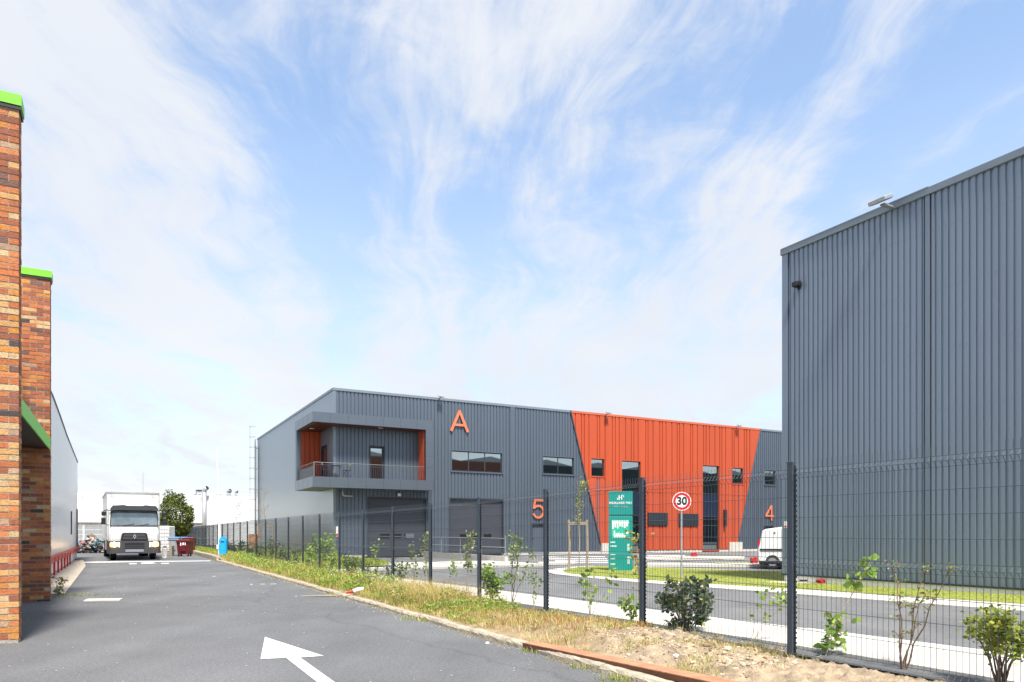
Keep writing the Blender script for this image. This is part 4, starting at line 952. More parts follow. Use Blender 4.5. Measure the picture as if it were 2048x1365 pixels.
# ================================================================== SIGNS
SP = gp(1363.5, 1155, -.02); zg = zE(SP); SP = Vector(((1363.5 - 1024) / F * SP.y, SP.y, zg))
SG = thing('speed_limit_sign', 'round red and white speed limit sign reading 30 on a grey pole', 'sign', SP, 0)
zc = 1.4 + (1065 - 1003) * SP.y / F - zg; rr = 18.6 * SP.y / F
MB().tube((0, .03, -.2), (0, .03, zc + .1), .030, n=10).build('pole', m_galv, SG)
dsk = MB().disc((0, 0, zc), (0, 1, 0), rr, .02, 48).build('sign_disc', m_lwhite, SG)
b = MB(); N_ = 48
for k in range(N_):
    t0, t1_ = 2 * math.pi * k / N_, 2 * math.pi * (k + 1) / N_; ro, ri = rr * .93, rr * .66
    b.add([(ro * math.cos(t0), -.013, zc + ro * math.sin(t0)), (ro * math.cos(t1_), -.013, zc + ro * math.sin(t1_)), (ri * math.cos(t1_), -.013, zc + ri * math.sin(t1_)), (ri * math.cos(t0), -.013, zc + ri * math.sin(t0))], [(0, 1, 2, 3)])
b.build('red_ring', m_lred, dsk); text_part('number_thirty', '30', rr * 1.16, m_lblack, dsk, 0, -.014, zc, .95, .012)
TPt = gp(1241, 1142, -.1)
TT = thing('totem_sign', 'tall teal totem sign reading HIGHLANDS PARK with a site map', 'sign', (TPt.x, TPt.y, -.1), R(-8.0) + R(0))
TW = .46; TD = .26; HT = 3.10
M0 = Matrix.Identity(4)
MB().bbox(-TW, TW, 0, TD, -.1, 2.12, .006).build('lower_panel', m_teal, TT); MB().bbox(-TW, TW, 0, TD, 2.18, HT, .006).build('upper_panel', m_teal, TT); MB().box(-TW + .03, TW - .03, .02, TD - .02, 2.1, 2.2).build('joint', m_tealshade_joint, TT)
b = MB(); b.box(TW, TW + .012, .0, TD, -.1, 2.12); b.box(TW, TW + .012, .0, TD, 2.18, HT); b.build('shaded_edge', m_tealshade_joint, TT)  # right side only, its shade painted as a darker teal
text_part('park_name', 'HIGHLANDS PARK', .118, m_lwhite, TT, 0, -.006, 2.64, .90, .002); text_part('park_subtitle', 'Villa Haute Nanterre II', .062, m_lwhite, TT, 0, -.006, 2.50, .95)
b = MB(); y0, y1 = -.012, -.002
for x in (-.055, .045): b.box(x - .014, x + .014, y0, y1, 2.76, 2.94)
b.box(-.055, .045, y0 + .001, y1, 2.84, 2.865)
for cx0, cz0, t0, t1_ in ((-.085, 2.80, 90, 270), (.085, 2.90, -90, 90)):
    stroke(b, [(cx0 + .038 * math.cos(R(t)), cz0 + .038 * math.sin(R(t))) for t in np.linspace(t0, t1_, 8)], .02, y0 + .002, y1)
b.box(-.09, -.05, y0 + .003, y1, 2.755, 2.772); b.box(.045, .09, y0 + .003, y1, 2.93, 2.948); b.build('monogram', m_lwhite, TT)
MB().box(-.34, .33, -.006, 0, 1.26, 1.98).build('site_map', m_tealp, TT)
b = MB()
for k in range(7): x = -.32 + k * .09; h_ = (.30, .24, .28, .20, .22, .26, .2)[k]; b.box(x, x + .066, -.012, -.004, 1.93 - h_, 1.94 - (k % 2) * .02)
b.box(-.33, .32, -.011, -.004, 1.85, 1.95)
for k in range(6): x = -.27 + k * .08; h_ = (.26, .16, .18, .15, .16, .14)[k]; b.box(x, x + .058, -.012, -.004, 1.30, 1.30 + h_)
b.box(-.27, .19, -.011, -.004, 1.30, 1.37); b.box(.22, .32, -.012, -.004, 1.44, 1.53); b.build('map_building', m_lwhite, TT)
b = MB()
for z, w_ in ((1.11, .20), (.96, .24), (.62, .20), (.47, .20), (.26, .18)):
    for k in range(int(w_ / .03)): b.box(-.38 + k * .03, -.38 + k * .03 + .022, -.008, -.001, z - .02 - .008 * (k % 3 == 0), z + .025)
b.build('tenant_line', m_lwhite, TT); b = MB()
for k in range(9):
    z = 1.03 - k * .055 if k < 5 else .53 - (k - 5) * .075
    b.box(.265, .265 + (.075 if k < 5 else .09), -.008, -.001, z - .018, z + .018)
b.build('unit_number', m_lwhite, TT)

# ================================================================== small things round the drive
def cyl_item(nm, b, m, loc, label, cat, rot=0.0, group=None, **k): o = b.build(nm, m, loc=loc, rot=rot, **k); return tag(o, label, cat, group)
# tapered white lamp pole
pp_ = at(438.5, 905, 37.6); zb0_ = .12
o = MB().path([(0, 0, 0), (-.02, 0, 2.0), (-.14, 0, pp_.z)], [.085, .06, .022], 12).build('pole', m_white, loc=(pp_.x + .02, 37.6, zb0_)); tag(o, 'tall tapered white pole leaning slightly behind the blue capsule bin', 'pole')
# blue capsule bin
BP = at(446.5, HZ, 37.0); BB = thing('litter_bin', 'bright blue rounded plastic bin on the grass verge beside the drive', 'bin', (BP.x, 37.0, .12), R(10)); BB.scale = (.84, .9, 1)
def capsule(hw, zb__, zt_, n=10): return [(hw * math.cos(t), zt_ - hw + hw * math.sin(t)) for t in np.linspace(0, math.pi, n)] + [(hw * math.cos(t), zb__ + hw + hw * math.sin(t)) for t in np.linspace(math.pi, 2 * math.pi, n)]
b = MB(); b.prism(capsule(.215, .02, 1.05), -.16, .16); b.prism(capsule(.19, .045, 1.025), -.20, -.16); bd = b.build('bin_body', m_blue, BB)
b = MB()
for x in (-.08, 0, .08): b.bbox(x - .022, x + .022, -.225, -.20, .12, .72 + (x == 0) * .05, .008)
b.bbox(-.12, .12, -.24, -.20, .78, .90, .02); b.build('moulded_rib', mat('blue_plastic_pale', (.03, .45, .85), .3), bd); MB().box(-.09, .09, -.245, -.238, .80, .87).build('slot', mat('slot_blue', (.005, .10, .35), .5), bd)
MB().box(-.27, -.20, -.05, .05, -.05, .75).build('bracket', m_lwhite, BB); MB().bbox(-.36, -.24, -.13, -.02, .42, .64, .01).build('side_box', m_lwhite, BB)
# wheeled bins
def wheelie(Pp, w_, d_, h_, m, ml, label, rz=0, small=False):
    t = thing('wheeled_bin', label, 'bin', Pp, rz, 'bins by the end of the fence')
    b = MB(); b.add([(-w_ * .42, -d_ * .42, .12), (w_ * .42, -d_ * .42, .12), (w_ * .42, d_ * .42, .12), (-w_ * .42, d_ * .42, .12), (-w_ / 2, -d_ / 2, h_), (w_ / 2, -d_ / 2, h_), (w_ / 2, d_ / 2, h_), (-w_ / 2, d_ / 2, h_)], [(0, 3, 2, 1), (4, 5, 6, 7), (0, 1, 5, 4), (1, 2, 6, 5), (2, 3, 7, 6), (3, 0, 4, 7)])
    b.box(-w_ / 2 - .03, w_ / 2 + .03, -d_ / 2 - .03, -d_ / 2 + .02, h_ - .07, h_); b.box(-w_ * .2, w_ * .2, -d_ / 2 - .02, -d_ / 2, h_ * .35, h_ * .8); b.build('bin_body', m, t)
    b = MB(); b.bbox(-w_ / 2 - .03, w_ / 2 + .03, -d_ / 2 - .03, d_ / 2 + .03, h_ + .003, h_ + .09, .035); b.build('lid', ml, t)
    for x in (-w_ * .36, w_ * .36):
        for y in ((-d_ * .34, d_ * .34) if not small else (d_ * .34,)): MB().disc((x, y, .09), (1, 0, 0), .09, .05, 14).build('wheel', m_tyre, t)
    return t
m_bg = mat('bin_grey', (.33, .35, .38), .5, var=.08); m_br = mat('bin_maroon', (.12, .010, .018), .45, var=.1); m_bl = mat('lid_blue', (.10, .28, .62), .45)
g = gp(349.5, 1111.5); wheelie(g, .56, .62, 1.02, m_bg, m_bl, 'grey wheeled bin with a blue lid left of the maroon bin', R(10), True)
g = gp(369.5, 1113.0); wheelie(g, .72, .70, .88, m_br, m_br, 'dark maroon wheeled bin with white marks on its front', R(8))
o_ = MB(); o_.box(-.14, -.08, -.375, -.365, .62, .84); o_.box(-.02, .08, -.375, -.365, .66, .84); o_.box(.12, .16, -.375, -.365, .64, .82); bpy.data.objects[[o.name for o in bpy.data.objects if o.name.startswith('wheeled_bin')][-1]]
o_.build('white_mark', m_lwhite, [o for o in bpy.data.objects if o.name.startswith('wheeled_bin')][-1])
g = gp(378, 1108.5); wheelie(g, .70, .66, .98, m_br, m_br, 'second maroon bin half hidden behind the marked maroon bin', R(12))
g = gp(362, 1107.0); wheelie(g, .62, .62, 1.0, m_bg, m_bl, 'grey bin with blue lid standing behind the maroon bin', R(6), True)
g = gp(329, 1116.0); t = thing('plastic_crate', 'white slatted plastic crate standing on end beside the truck', 'crate', g, R(10)); t.scale = (.7, .8, .82)
b = MB()
for k in range(6): b.box(-.14 + k * .056, -.14 + k * .056 + .03, -.12, .12, 0, .62)
b.box(-.14, .17, -.10, .10, .58, .64); b.box(-.14, .17, -.10, .10, 0, .05); b.build('crate', m_wpaint, t)
g = gp(337, 1112.5); t = thing('pallet', 'pale wooden pallets stacked behind the white crate', 'pallet', g, R(12))
b = MB()
for k in range(5): b.box(-.25, .25, -.3, .3, k * .12, k * .12 + .025); b.box(-.25, -.18, -.3, .3, k * .12 + .025, k * .12 + .12); b.box(.18, .25, -.3, .3, k * .12 + .025, k * .12 + .12)
b.build('boards', m_wood, t)
# covered heap behind the bins
P = gp(338, 1103.5); b = MB(); nn = 14
vs = []
for i in range(nn + 1):
    for j in range(nn + 1):
        x = -1.3 + 2.6 * i / nn; y = -.8 + 1.6 * j / nn; e = max(0, 1 - (abs(x) / 1.3) ** 2) ** .5 * max(0, 1 - (abs(y) / .8) ** 2) ** .5
        vs.append((x, y, e * (.95 + .42 * x + .25 * mn.noise(Vector((x * 2.2, y * 2.2, 4))))))
b.add(vs, [(i * (nn + 1) + j, (i + 1) * (nn + 1) + j, (i + 1) * (nn + 1) + j + 1, i * (nn + 1) + j + 1) for i in range(nn) for j in range(nn)])
tag(b.build('tarpaulin', mat('tarp_grey', (.10, .115, .14), .5, var=.2), loc=P, rot=R(5)), 'dark grey tarpaulin over a heap behind the bins', 'tarpaulin')
# white caged tank
P = at(330, HZ, 47.5); t = thing('caged_tank', 'white liquid tank in a wire cage beyond the truck', 'tank', (P.x, 47.5, 0), R(5)); MB().bbox(-.62, .46, -.5, .5, .16, 1.80, .05).build('tank', m_wpaint, t)
b = MB()
for x in np.linspace(-.64, .48, 8): b.tube((x, -.53, .1), (x, -.53, 1.86), .009, n=4)
for z in np.linspace(.2, 1.84, 8): b.tube((-.64, -.53, z), (.48, -.53, z), .009, n=4)
b.build('cage', m_galv, t); MB().box(-.64, .48, -.55, .55, 0, .14).build('pallet', m_wood, t)
# scrap heap at the end of the white hall
b = MB(); P = gp(187, 1106.5); pal = [(.34, .34, .34), (.20, .20, .21), (.10, .10, .11), (.42, .07, .04), (.45, .14, .06), (.55, .55, .52), (.24, .18, .12), (.08, .22, .28), (.32, .28, .22), (.05, .05, .05), (.48, .46, .40)]
for k in range(620):
    x = rng.normal(0, .85); y = rng.uniform(-.4, 2.0); hh = max(0.05, 1.25 - abs(x + .1) * .72) * (1 - .25 * abs(y - .8)); z = rng.uniform(0, 1) ** .7 * hh
    b.cur = pal[rng.integers(len(pal))] if z > .22 or rng.random() > .4 else pal[rng.choice([3, 4, 8, 2])]
    Mx = Matrix.Translation((x, y, z)) @ Matrix.Rotation(rng.uniform(0, 6.3), 4, 'Z') @ Matrix.Rotation(rng.uniform(-1.2, 1.2), 4, 'X') @ Matrix.Rotation(rng.uniform(-1, 1), 4, 'Y')
    if rng.random() < .22: l = rng.uniform(.25, .75); b.box(-l / 2, l / 2, -.015, .015, -.012, .012, Mx)
    else: a = rng.uniform(.04, .17); b.box(-a, a, -a * rng.uniform(.3, 1), a * .7, -.02, .02 + rng.uniform(0, .07), Mx)
o = b.build('scrap_heap', m_fabric, loc=P, rot=R(28)); tag(o, 'heap of mixed scrap metal and rubbish between the white hall and the truck', 'scrap heap'); o['kind'] = 'stuff'
# rusty channel lying along the kerb
pA = gp(1060, 1284, .09); pB = gp(1385, 1350, .13); d = (pB - pA); pB = pA + d * 1.7; d = pB - pA; L_ = d.length; ang = math.atan2(d.y, d.x)
b = MB(); b.box(0, L_, -.105, .10, .052, .060); bm_ = b.build('rusty_beam', m_rust, loc=(pA.x, pA.y, pA.z - .06)); bm_.rotation_euler = (0, -math.atan2(d.z, math.hypot(d.x, d.y)), ang); tag(bm_, 'long rusty orange steel channel lying on the verge beside the kerb', 'steel beam')
MB().box(0, L_, -.106, -.098, .0, .051).build('beam_flange', m_rustshade_tag, bm_); MB().box(0, L_, .092, .099, .0, .051).build('beam_flange', m_rustshade_tag, bm_)  # flanges coloured darker than the top to carry their shade
# wood stick on the drive, broken marker on the kerb
P = gp(645, 1193.8); b = MB(); b.path([(-.46, -.03, .01), (-.1, 0, .018), (.25, .03, .02), (.52, .05, .03)], [.012, .016, .018, .012], 6); tag(b.build('wooden_stick', m_twig, loc=P), 'pale broken stick lying on the asphalt against the kerb', 'stick')
P = gp(706, 1187, .11); t = thing('broken_marker', 'red and white broken plastic marker lying on the kerb', 'marker', P, R(12)); t.scale = (.7, .7, .8); b = MB(); b.path([(0, 0, .05), (.14, .06, .09), (.30, .12, .10)], [.05, .06, .055], 8); b.build('white_sleeve', m_lwhite, t); MB().path([(-.20, -.05, .02), (.0, 0, .05)], [.03, .04], 8).build('red_end', m_lred, t)
# stones lying on the verge
for k, (px, py, r, lb) in enumerate(((1352, 1312, .035, 'pale broken stone on the rubble just behind the rusty beam'), (655, 1180, .09, 'flat pale stone on the verge left of the red and white marker'), (975, 1287, .04, 'small pale stone fallen on the asphalt at the kerb'), (1545, 1330, .05, 'pale stone on the rubble left of the nearest fence post'), (1700, 1345, .06, 'pale stone on the rubble right of the nearest fence post'), (880, 1238, .05, 'pale stone on the kerb before the tall straw'))):
    c_, s_ = gcs(px, py, .12); z = zv(c_, s_) if c_ > 4.37 else (.1 if c_ > 4.24 else 0.0)
    P = gp(px, py, z); b = MB(); rg_ = np.random.default_rng(k); rings = []
    for i in range(5):
        t = math.pi * (i + .5) / 5
        rings += [Vector((math.sin(t) * math.cos(a), math.sin(t) * math.sin(a) * .75, math.cos(t) * .6)) * r * rg_.uniform(.75, 1.15) for a in np.linspace(0, 2 * math.pi, 8)[:-1]]
    b.add(rings, [(i * 7 + j, i * 7 + (j + 1) % 7, (i + 1) * 7 + (j + 1) % 7, (i + 1) * 7 + j) for i in range(4) for j in range(7)] + [tuple(range(6, -1, -1)), tuple(range(28, 35))])
    tag(b.build('stone', m_conc, loc=P, rot=k), lb, 'stone', 'loose stones on the verge')
# red plastic foot blocks in the yard
for px, py, w_, lb in ((1388, 1116, .30, 'small red plastic block standing at the yard kerb right of the speed sign'), (1508, 1128.5, .30, 'red plastic block tipped over on the yard kerb left of the van'), (1641, 1168, .16, 'small red scrap lying against the white plinth')):
    P = gp(px, py, -.08); P.z = -.06; t = thing('red_block', lb, 'marker', P, R(20)); b = MB(); b.bbox(-w_ / 2, -w_ * .05, -.12, .12, 0, .28 if w_ > .2 else .1, .02); b.bbox(w_ * .05, w_ / 2, -.12, .12, 0, .30 if w_ > .2 else .1, .02); b.box(-w_ / 2, w_ / 2, -.1, .1, 0, .08); b.build('block', m_red, t)
P = gp(1607, 1163, .0); tag(MB().bbox(-.10, .10, -.05, .05, 0, .05, .01).build('black_wrapper', m_dark, loc=P), 'flat black piece of litter against the white plinth', 'litter')

# ================================================================== VEGETATION
LEAFG = [(.20, .34, .03), (.14, .27, .03), (.28, .38, .05), (.10, .20, .03)]
DARKG = [(.08, .115, .045), (.055, .085, .04), (.13, .16, .06), (.05, .075, .04), (.10, .14, .07)]
YELG = [(.34, .38, .05), (.42, .42, .08), (.26, .33, .04), (.18, .26, .04)]
def leaves(P, size, cols, r, up=.3, tight=.25):          # P: Nx3 leaf positions -> folded diamond leaves (2 quads)
    P = np.asarray(P); n = len(P); d = r.normal(size=(n, 3)); d[:, 2] = d[:, 2] * .6 + up; d /= np.linalg.norm(d, axis=1)[:, None]
    q = r.normal(size=(n, 3)); w_ = np.cross(d, q); w_ /= np.linalg.norm(w_, axis=1)[:, None] + 1e-9; nn = np.cross(d, w_)
    L_ = (size * r.uniform(.6, 1.25, n))[:, None]; b0 = P; tip = P + d * L_; mid = P + d * L_ * .5 - nn * L_ * .10
    l = P + d * L_ * .45 + w_ * L_ * .32; rr_ = P + d * L_ * .45 - w_ * L_ * .32
    l2 = P + d * L_ * .75 + w_ * L_ * .22 - nn * L_ * .05; r2 = P + d * L_ * .75 - w_ * L_ * .22 - nn * L_ * .05
    V = np.stack([b0, l, l2, tip, r2, rr_], 1).reshape(-1, 3); a = np.arange(n) * 6
    Fq = np.concatenate([np.stack([a, a + 1, a + 2, a + 3], 1), np.stack([a, a + 3, a + 4, a + 5], 1)]); cols = np.asarray(cols)
    c = cols[r.integers(0, len(cols), n)] * r.uniform(.75, 1.3, (n, 1)); return V, Fq, np.concatenate([c, c])
def plant(nm, label, cat, base, h, spread, stems, lsize, nleaf, cols, seed, lean=(0, 0), low=.25, stemr=.008, bare=.0, group=None, clump=None, m=None, top=0):
    r = np.random.default_rng(seed); t = thing(nm, label, cat, base, 0, group); b = MB(); LP = []
    for k in range(stems):
        a = r.uniform(0, 6.28); hh = h * r.uniform(.72, 1.0) if k else h; e = Vector((math.cos(a) * spread * r.uniform(.3, 1) + lean[0], math.sin(a) * spread * r.uniform(.3, 1) + lean[1], hh))
        pts = []; 
        for i in range(7):
            u = i / 6; p = Vector((e.x * u ** 1.25, e.y * u ** 1.25, e.z * u)) + Vector(r.normal(0, .012 * h, 3)) * (u > 0); pts.append(p)
        b.path(pts, [stemr * (1 - .75 * i / 6) for i in range(7)], 5)
        nb = max(2, int(4 + h * 2))
        for j in range(nb):
            u = r.uniform(low, 1); i = min(5, int(u * 6)); p = pts[i].lerp(pts[i + 1], u * 6 - i); a2 = r.uniform(0, 6.28); bl = spread * r.uniform(.15, .5) * (1.1 - u * .5)
            q = p + Vector((math.cos(a2) * bl, math.sin(a2) * bl, bl * r.uniform(.2, 1.0))); b.path([p, (p + q) / 2 + Vector((0, 0, bl * .1)), q], [stemr * .4, stemr * .3, stemr * .15], 4)
            nl = max(1, int(nleaf / (stems * nb))); 
            for z in range(nl): f = r.uniform(.15, 1.05); c = p.lerp(q, f); LP.append(tuple(c + Vector(r.normal(0, lsize * .55, 3))))
        for z in range(top): LP.append(tuple(pts[-1] + Vector(r.normal(0, lsize * .9, 3))))
    b.build('stem', m or m_bark, t); V, Fq, C = leaves(LP, lsize, cols, r); np_mesh('leaves', V, Fq, m_leaf, C, t); return t
def zgr(P):
    c, s = cs(P); return zv(c, s) if 4.37 < c < 6.0 else (zE(P) if c > 6 else 0)
def pl(px, pyb, pyt, px2, nm, label, cat, spreadpx, stems, lpx, nleaf, cols, seed, off=.25, low=.2, stemr=.008, top=0, m=None, group='young shrubs planted behind the fence'):
    # base stands `off` metres behind the fence line, on the ray through px
    lpx = lpx * (.80 if nm != 'leaning_sapling' else .9); t_ = (px - 1024) / F; s_ = None; C_ = FC + off; s_ = C_ * (U2.x - t_ * U2.y) / (t_ * U1.y - U1.x); P = W(C_, s_); Y = P.y
    z0 = .03 if s_ > 12 else .10; zt_ = 1.4 + (HZ - pyt) * Y / F; k = Y / F
    return plant(nm, label, cat, (P.x, P.y, z0), zt_ - z0, spreadpx * k, stems, lpx * k, nleaf, cols, seed, ((px2 - px) * k, 0), low, stemr, m=m, group=group, top=top)
LIT = [(.30, .42, .06), (.22, .36, .05), (.38, .48, .10), (.16, .28, .04)]
# the dense dark bush
P = W(FC + .50, 8.55); k = P.y / F
t = thing('dark_bush', 'rounded dark green bush with a few yellow leaves behind the fence', 'bush', (W(*((lambda t_: (FC + .40, (FC + .40) * (U2.x - t_ * U2.y) / (t_ * U1.y - U1.x)))((1372 - 1024) / F))).x, 0, 0), 0)
t_ = (1372 - 1024) / F; s_ = (FC + .40) * (U2.x - t_ * U2.y) / (t_ * U1.y - U1.x); P = W(FC + .40, s_); t.location = (P.x, P.y, .08); k = P.y / F
r = np.random.default_rng(5); LP = []; b = MB(); HB = 1.4 + (HZ - 1158) * k - .08
for q in range(26):
    a = r.uniform(0, 6.28); rad = r.uniform(.2, 1) * 44 * k; e = Vector((math.cos(a) * rad, math.sin(a) * rad, HB * r.uniform(.5, .98))); b.path([(0, 0, 0), (e.x * .35, e.y * .35, e.z * .4), e], [.010, .007, .003], 4)
for q in range(2700):
    a = r.uniform(0, 6.28); zc = r.uniform(0, 1) ** .8; prof_r = (.30 + .75 * math.sin(min(1, zc * 1.15 + .12) * math.pi * .62)) * 54 * k; rad = prof_r * r.uniform(.25, 1) ** .5
    p = Vector((math.cos(a) * rad, math.sin(a) * rad, HB * (.06 + .94 * zc))); 
    if mn.noise(p * 5.5) > -.05 + .25 * (rad > prof_r * .85): LP.append(tuple(p))
b.build('stem', m_bark, t); V, Fq, C = leaves(LP, 11 * k, DARKG * 4 + [(.42, .36, .05), (.10, .15, .06)], r, .1); np_mesh('leaves', V, Fq, m_leaf, C, t)
SB_ = dict
t_ = (1634 - 1024) / F; s_ = (FC + .3) * (U2.x - t_ * U2.y) / (t_ * U1.y - U1.x); P = W(FC + .3, s_); k = P.y / F; T = thing('leaning_sapling', 'leaning sapling with large bright green leaves right of the nearest fence post', 'sapling', (P.x, P.y, .08), 0, 'young shrubs planted behind the fence')
zz0 = 1.4 - .08; PX = lambda px, py: Vector(((px - 1634) * k, 0, zz0 + (HZ - py) * k)); b = MB(); st = [PX(1634, 1330), PX(1648, 1296), PX(1660, 1268), PX(1676, 1236), PX(1700, 1196), PX(1722, 1160), PX(1738, 1128), PX(1743, 1112)]
b.path(st, [.008, .007, .006, .0055, .005, .004, .003, .002], 6)
for a_, e_ in (((1655, 1284), (1686, 1290)), ((1650, 1292), (1640, 1282)), ((1668, 1250), (1652, 1262)), ((1676, 1236), (1694, 1234)), ((1718, 1168), (1702, 1172)), ((1728, 1150), (1748, 1140))): b.path([PX(*a_), PX(*e_)], [.003, .0015], 4)
b.build('stem', m_twig, T); r = np.random.default_rng(31); LP = []
for px, py, w_, n_ in ((1738, 1122, 16, 14), (1730, 1146, 17, 14), (1706, 1166, 15, 10), (1712, 1180, 8, 3), (1672, 1240, 17, 14), (1664, 1256, 12, 7), (1660, 1282, 14, 9), (1682, 1292, 15, 12), (1645, 1290, 10, 6)):
    for q in range(n_): v = PX(px, py); LP.append((v.x + r.normal(0, w_ * .45) * k, r.normal(0, w_ * .4) * k, v.z + r.normal(0, w_ * .42) * k))
V, Fq, C = leaves(LP, 21 * k, LIT, r, -.15); np_mesh('leaves', V, Fq, m_leaf, C, T)
pl(1650, 1325, 1235, 1690, 'low_sapling', 'short leafy shoot with big green leaves at the foot of the leaning sapling', 'sapling', 22, 2, 24, 26, LIT, 33, .28, .35, .006, 4, m_twig)
pl(1806, 1362, 1130, 1835, 'slender_shrub', 'slender shrub with several bare reddish stems and tiny leaves', 'shrub', 62, 5, 9, 220, [(.28, .36, .08), (.20, .28, .05), (.36, .22, .12)], 35, .30, .45, .010, 12)
pl(2000, 1390, 1226, 1995, 'yellow_shrub', 'yellow green leafy shrub on bare branches at the right edge', 'shrub', 84, 12, 13, 1100, YELG, 37, .30, .60, .011, 34)
pl(1500, 1296, 1180, 1545, 'thin_seedling', 'thin seedling with sparse leaves left of the nearest fence post', 'seedling', 26, 3, 12, 60, LIT, 39, .32, .5, .004, 10, m_twig)
pl(1180, 1240, 1150, 1200, 'green_seedling', 'bright green seedling between the two middle fence posts', 'seedling', 38, 4, 15, 60, LIT, 41, .25, .45, .005, 8, m_twig)
pl(1262, 1242, 1196, 1262, 'pale_weed', 'pale leafy weed just left of the post beside the dark bush', 'weed', 22, 4, 14, 70, LIT, 43, .25, .35, .005, 8)
pl(1284, 1242, 1068, 1268, 'twiggy_sapling', 'tall twiggy sapling with yellow leaves at its tip beside the teal totem', 'sapling', 12, 3, 12, 60, [(.40, .36, .08), (.30, .30, .08)], 44, .30, .5, .006, 10, m_twig)
pl(985, 1222, 1140, 990, 'round_shrub', 'round bright yellow green shrub below the second loading door', 'shrub', 28, 10, 9, 700, LIT, 45, .35, .35, .006, 16)
pl(1024, 1228, 1078, 1030, 'tall_shrub', 'tall multi stemmed shrub with small leaves right of the round shrub', 'shrub', 38, 6, 8, 230, [(.14, .22, .05), (.22, .30, .07), (.30, .34, .10)], 47, .35, .4, .007, 12)
pl(1068, 1224, 1145, 1074, 'thin_shrub', 'thin sparse shrub just left of the post under the number 5', 'shrub', 22, 3, 8, 70, [(.14, .22, .05), (.22, .30, .07)], 49, .35, .4, .005, 6, m_twig)
pl(934, 1196, 1072, 928, 'flowering_sapling', 'upright sapling with a pale leafy top before the second loading door', 'sapling', 18, 3, 9, 130, [(.30, .36, .12), (.20, .28, .06), (.40, .38, .2)], 51, .30, .55, .006, 14, m_twig)
pl(898, 1190, 1122, 900, 'green_sprig', 'short sprig with one green tuft between the two loading doors', 'shrub', 14, 2, 8, 40, LIT, 53, .30, .6, .004, 12, m_twig)
pl(852, 1180, 1075, 852, 'slim_shrub', 'slim shrub with pale leaves before the right edge of the first loading door', 'shrub', 12, 3, 8, 90, [(.22, .30, .08), (.30, .34, .10)], 55, .30, .35, .005, 8)
pl(828, 1178, 1088, 828, 'slim_shrub', 'slim short shrub before the right part of the first loading door', 'shrub', 10, 3, 8, 70, [(.22, .30, .08), (.30, .34, .10)], 57, .30, .35, .005, 8)
pl(804, 1172, 1120, 804, 'twiggy_shrub', 'twiggy dark shrub before the middle of the first loading door', 'shrub', 18, 6, 7, 150, DARKG + LIT, 59, .30, .3, .005, 4)
pl(752, 1163, 1088, 755, 'slim_shrub', 'slim upright shrub before the left edge of the first loading door', 'shrub', 10, 3, 8, 60, LIT, 61, .30, .3, .005, 8)
pl(700, 1153, 1112, 705, 'dense_shrub', 'dense low green shrub in front of the grass mound', 'shrub', 26, 9, 7, 420, [(.10, .15, .04), (.16, .22, .05), (.24, .30, .06)], 63, .35, .15, .005, 6)
pl(645, 1150, 1072, 648, 'leafy_sapling', 'leafy sapling with fresh green clumps before the corner of the grey warehouse', 'sapling', 22, 5, 9, 190, LIT, 65, .30, .4, .006, 12)
pl(663, 1150, 1102, 664, 'leafy_sapling', 'smaller leafy sapling right of the fresh green one', 'sapling', 12, 4, 8, 80, LIT, 66, .30, .4, .005, 8)
pl(617, 1140, 1089, 618, 'pale_shrub', 'pale green shrub right of the post below the corner of the grey building', 'shrub', 12, 4, 7, 120, LIT, 67, .30, .3, .005, 6)
for k, (px, t_, w_) in enumerate(((545, 1078, 12), (560, 1084, 12), (592, 1098, 14), (520, 1092, 12), (500, 1090, 12), (482, 1086, 10), (468, 1088, 9), (575, 1100, 12), (455, 1090, 8), (776, 1128, 12), (734, 1128, 12))):
    pl(px, 1140, t_, px, 'hedge_shrub', {776: 'dark twiggy shrub before the left half of the first loading door', 734: 'small dark shrub at the right end of the grass mound'}.get(px, 'small dark leafy shrub of the hedge behind the far fence'), 'shrub', w_, 6, 5, 170, DARKG + [(.16, .22, .05)], 70 + k, .45, .2, .005, 5, group='dark hedge shrubs behind the far fence')
# weed at the foot of the brick pier
P = gp(116, 1192); plant('pier_weed', 'tall weed growing at the corner of the second brick pier', 'weed', P, .42, .30, 6, .055, 150, [(.12, .18, .04), (.30, .30, .04), (.20, .12, .06)], 91, (0, 0), .1, .005)
# round tree behind the truck
P = at(352, HZ, 50); T = thing('round_tree', 'round bushy green tree behind the white truck', 'tree', (P.x, 50, -.1), 0); b = MB()
b.path([(0, 0, 0), (.03, 0, .8), (.0, .05, 1.8), (.05, 0, 3.0)], [.13, .10, .08, .03], 8); r = np.random.default_rng(8)
for q in range(16): a = r.uniform(0, 6.28); b.path([(0, 0, .7 + q * .1), (math.cos(a) * .5, math.sin(a) * .5, 1.5 + q * .1), (math.cos(a) * .95, math.sin(a) * .95, 2.0 + q * .11)], [.04, .025, .01], 5)
b.build('trunk', m_bark, T); LP = []
while len(LP) < 9000:
    p = r.normal(size=3); p /= np.linalg.norm(p); rad = r.uniform(.35, 1) ** .45; q = Vector(p * rad); q = Vector((q.x * 1.17, q.y * 1.17, q.z * 1.62 + 2.55)); 
    if mn.noise(q * 2.1) + .35 * mn.noise(q * 6) > -.34 - (rad < .6) * .2: LP.append(tuple(q * (1 + .20 * mn.noise(q * 1.6))))
V, Fq, C = leaves(LP, .13, [(.07, .11, .025), (.11, .16, .03), (.18, .22, .04), (.30, .30, .05), (.05, .08, .02)], r, .1); np_mesh('crown', V, Fq, m_leaf, C, T)
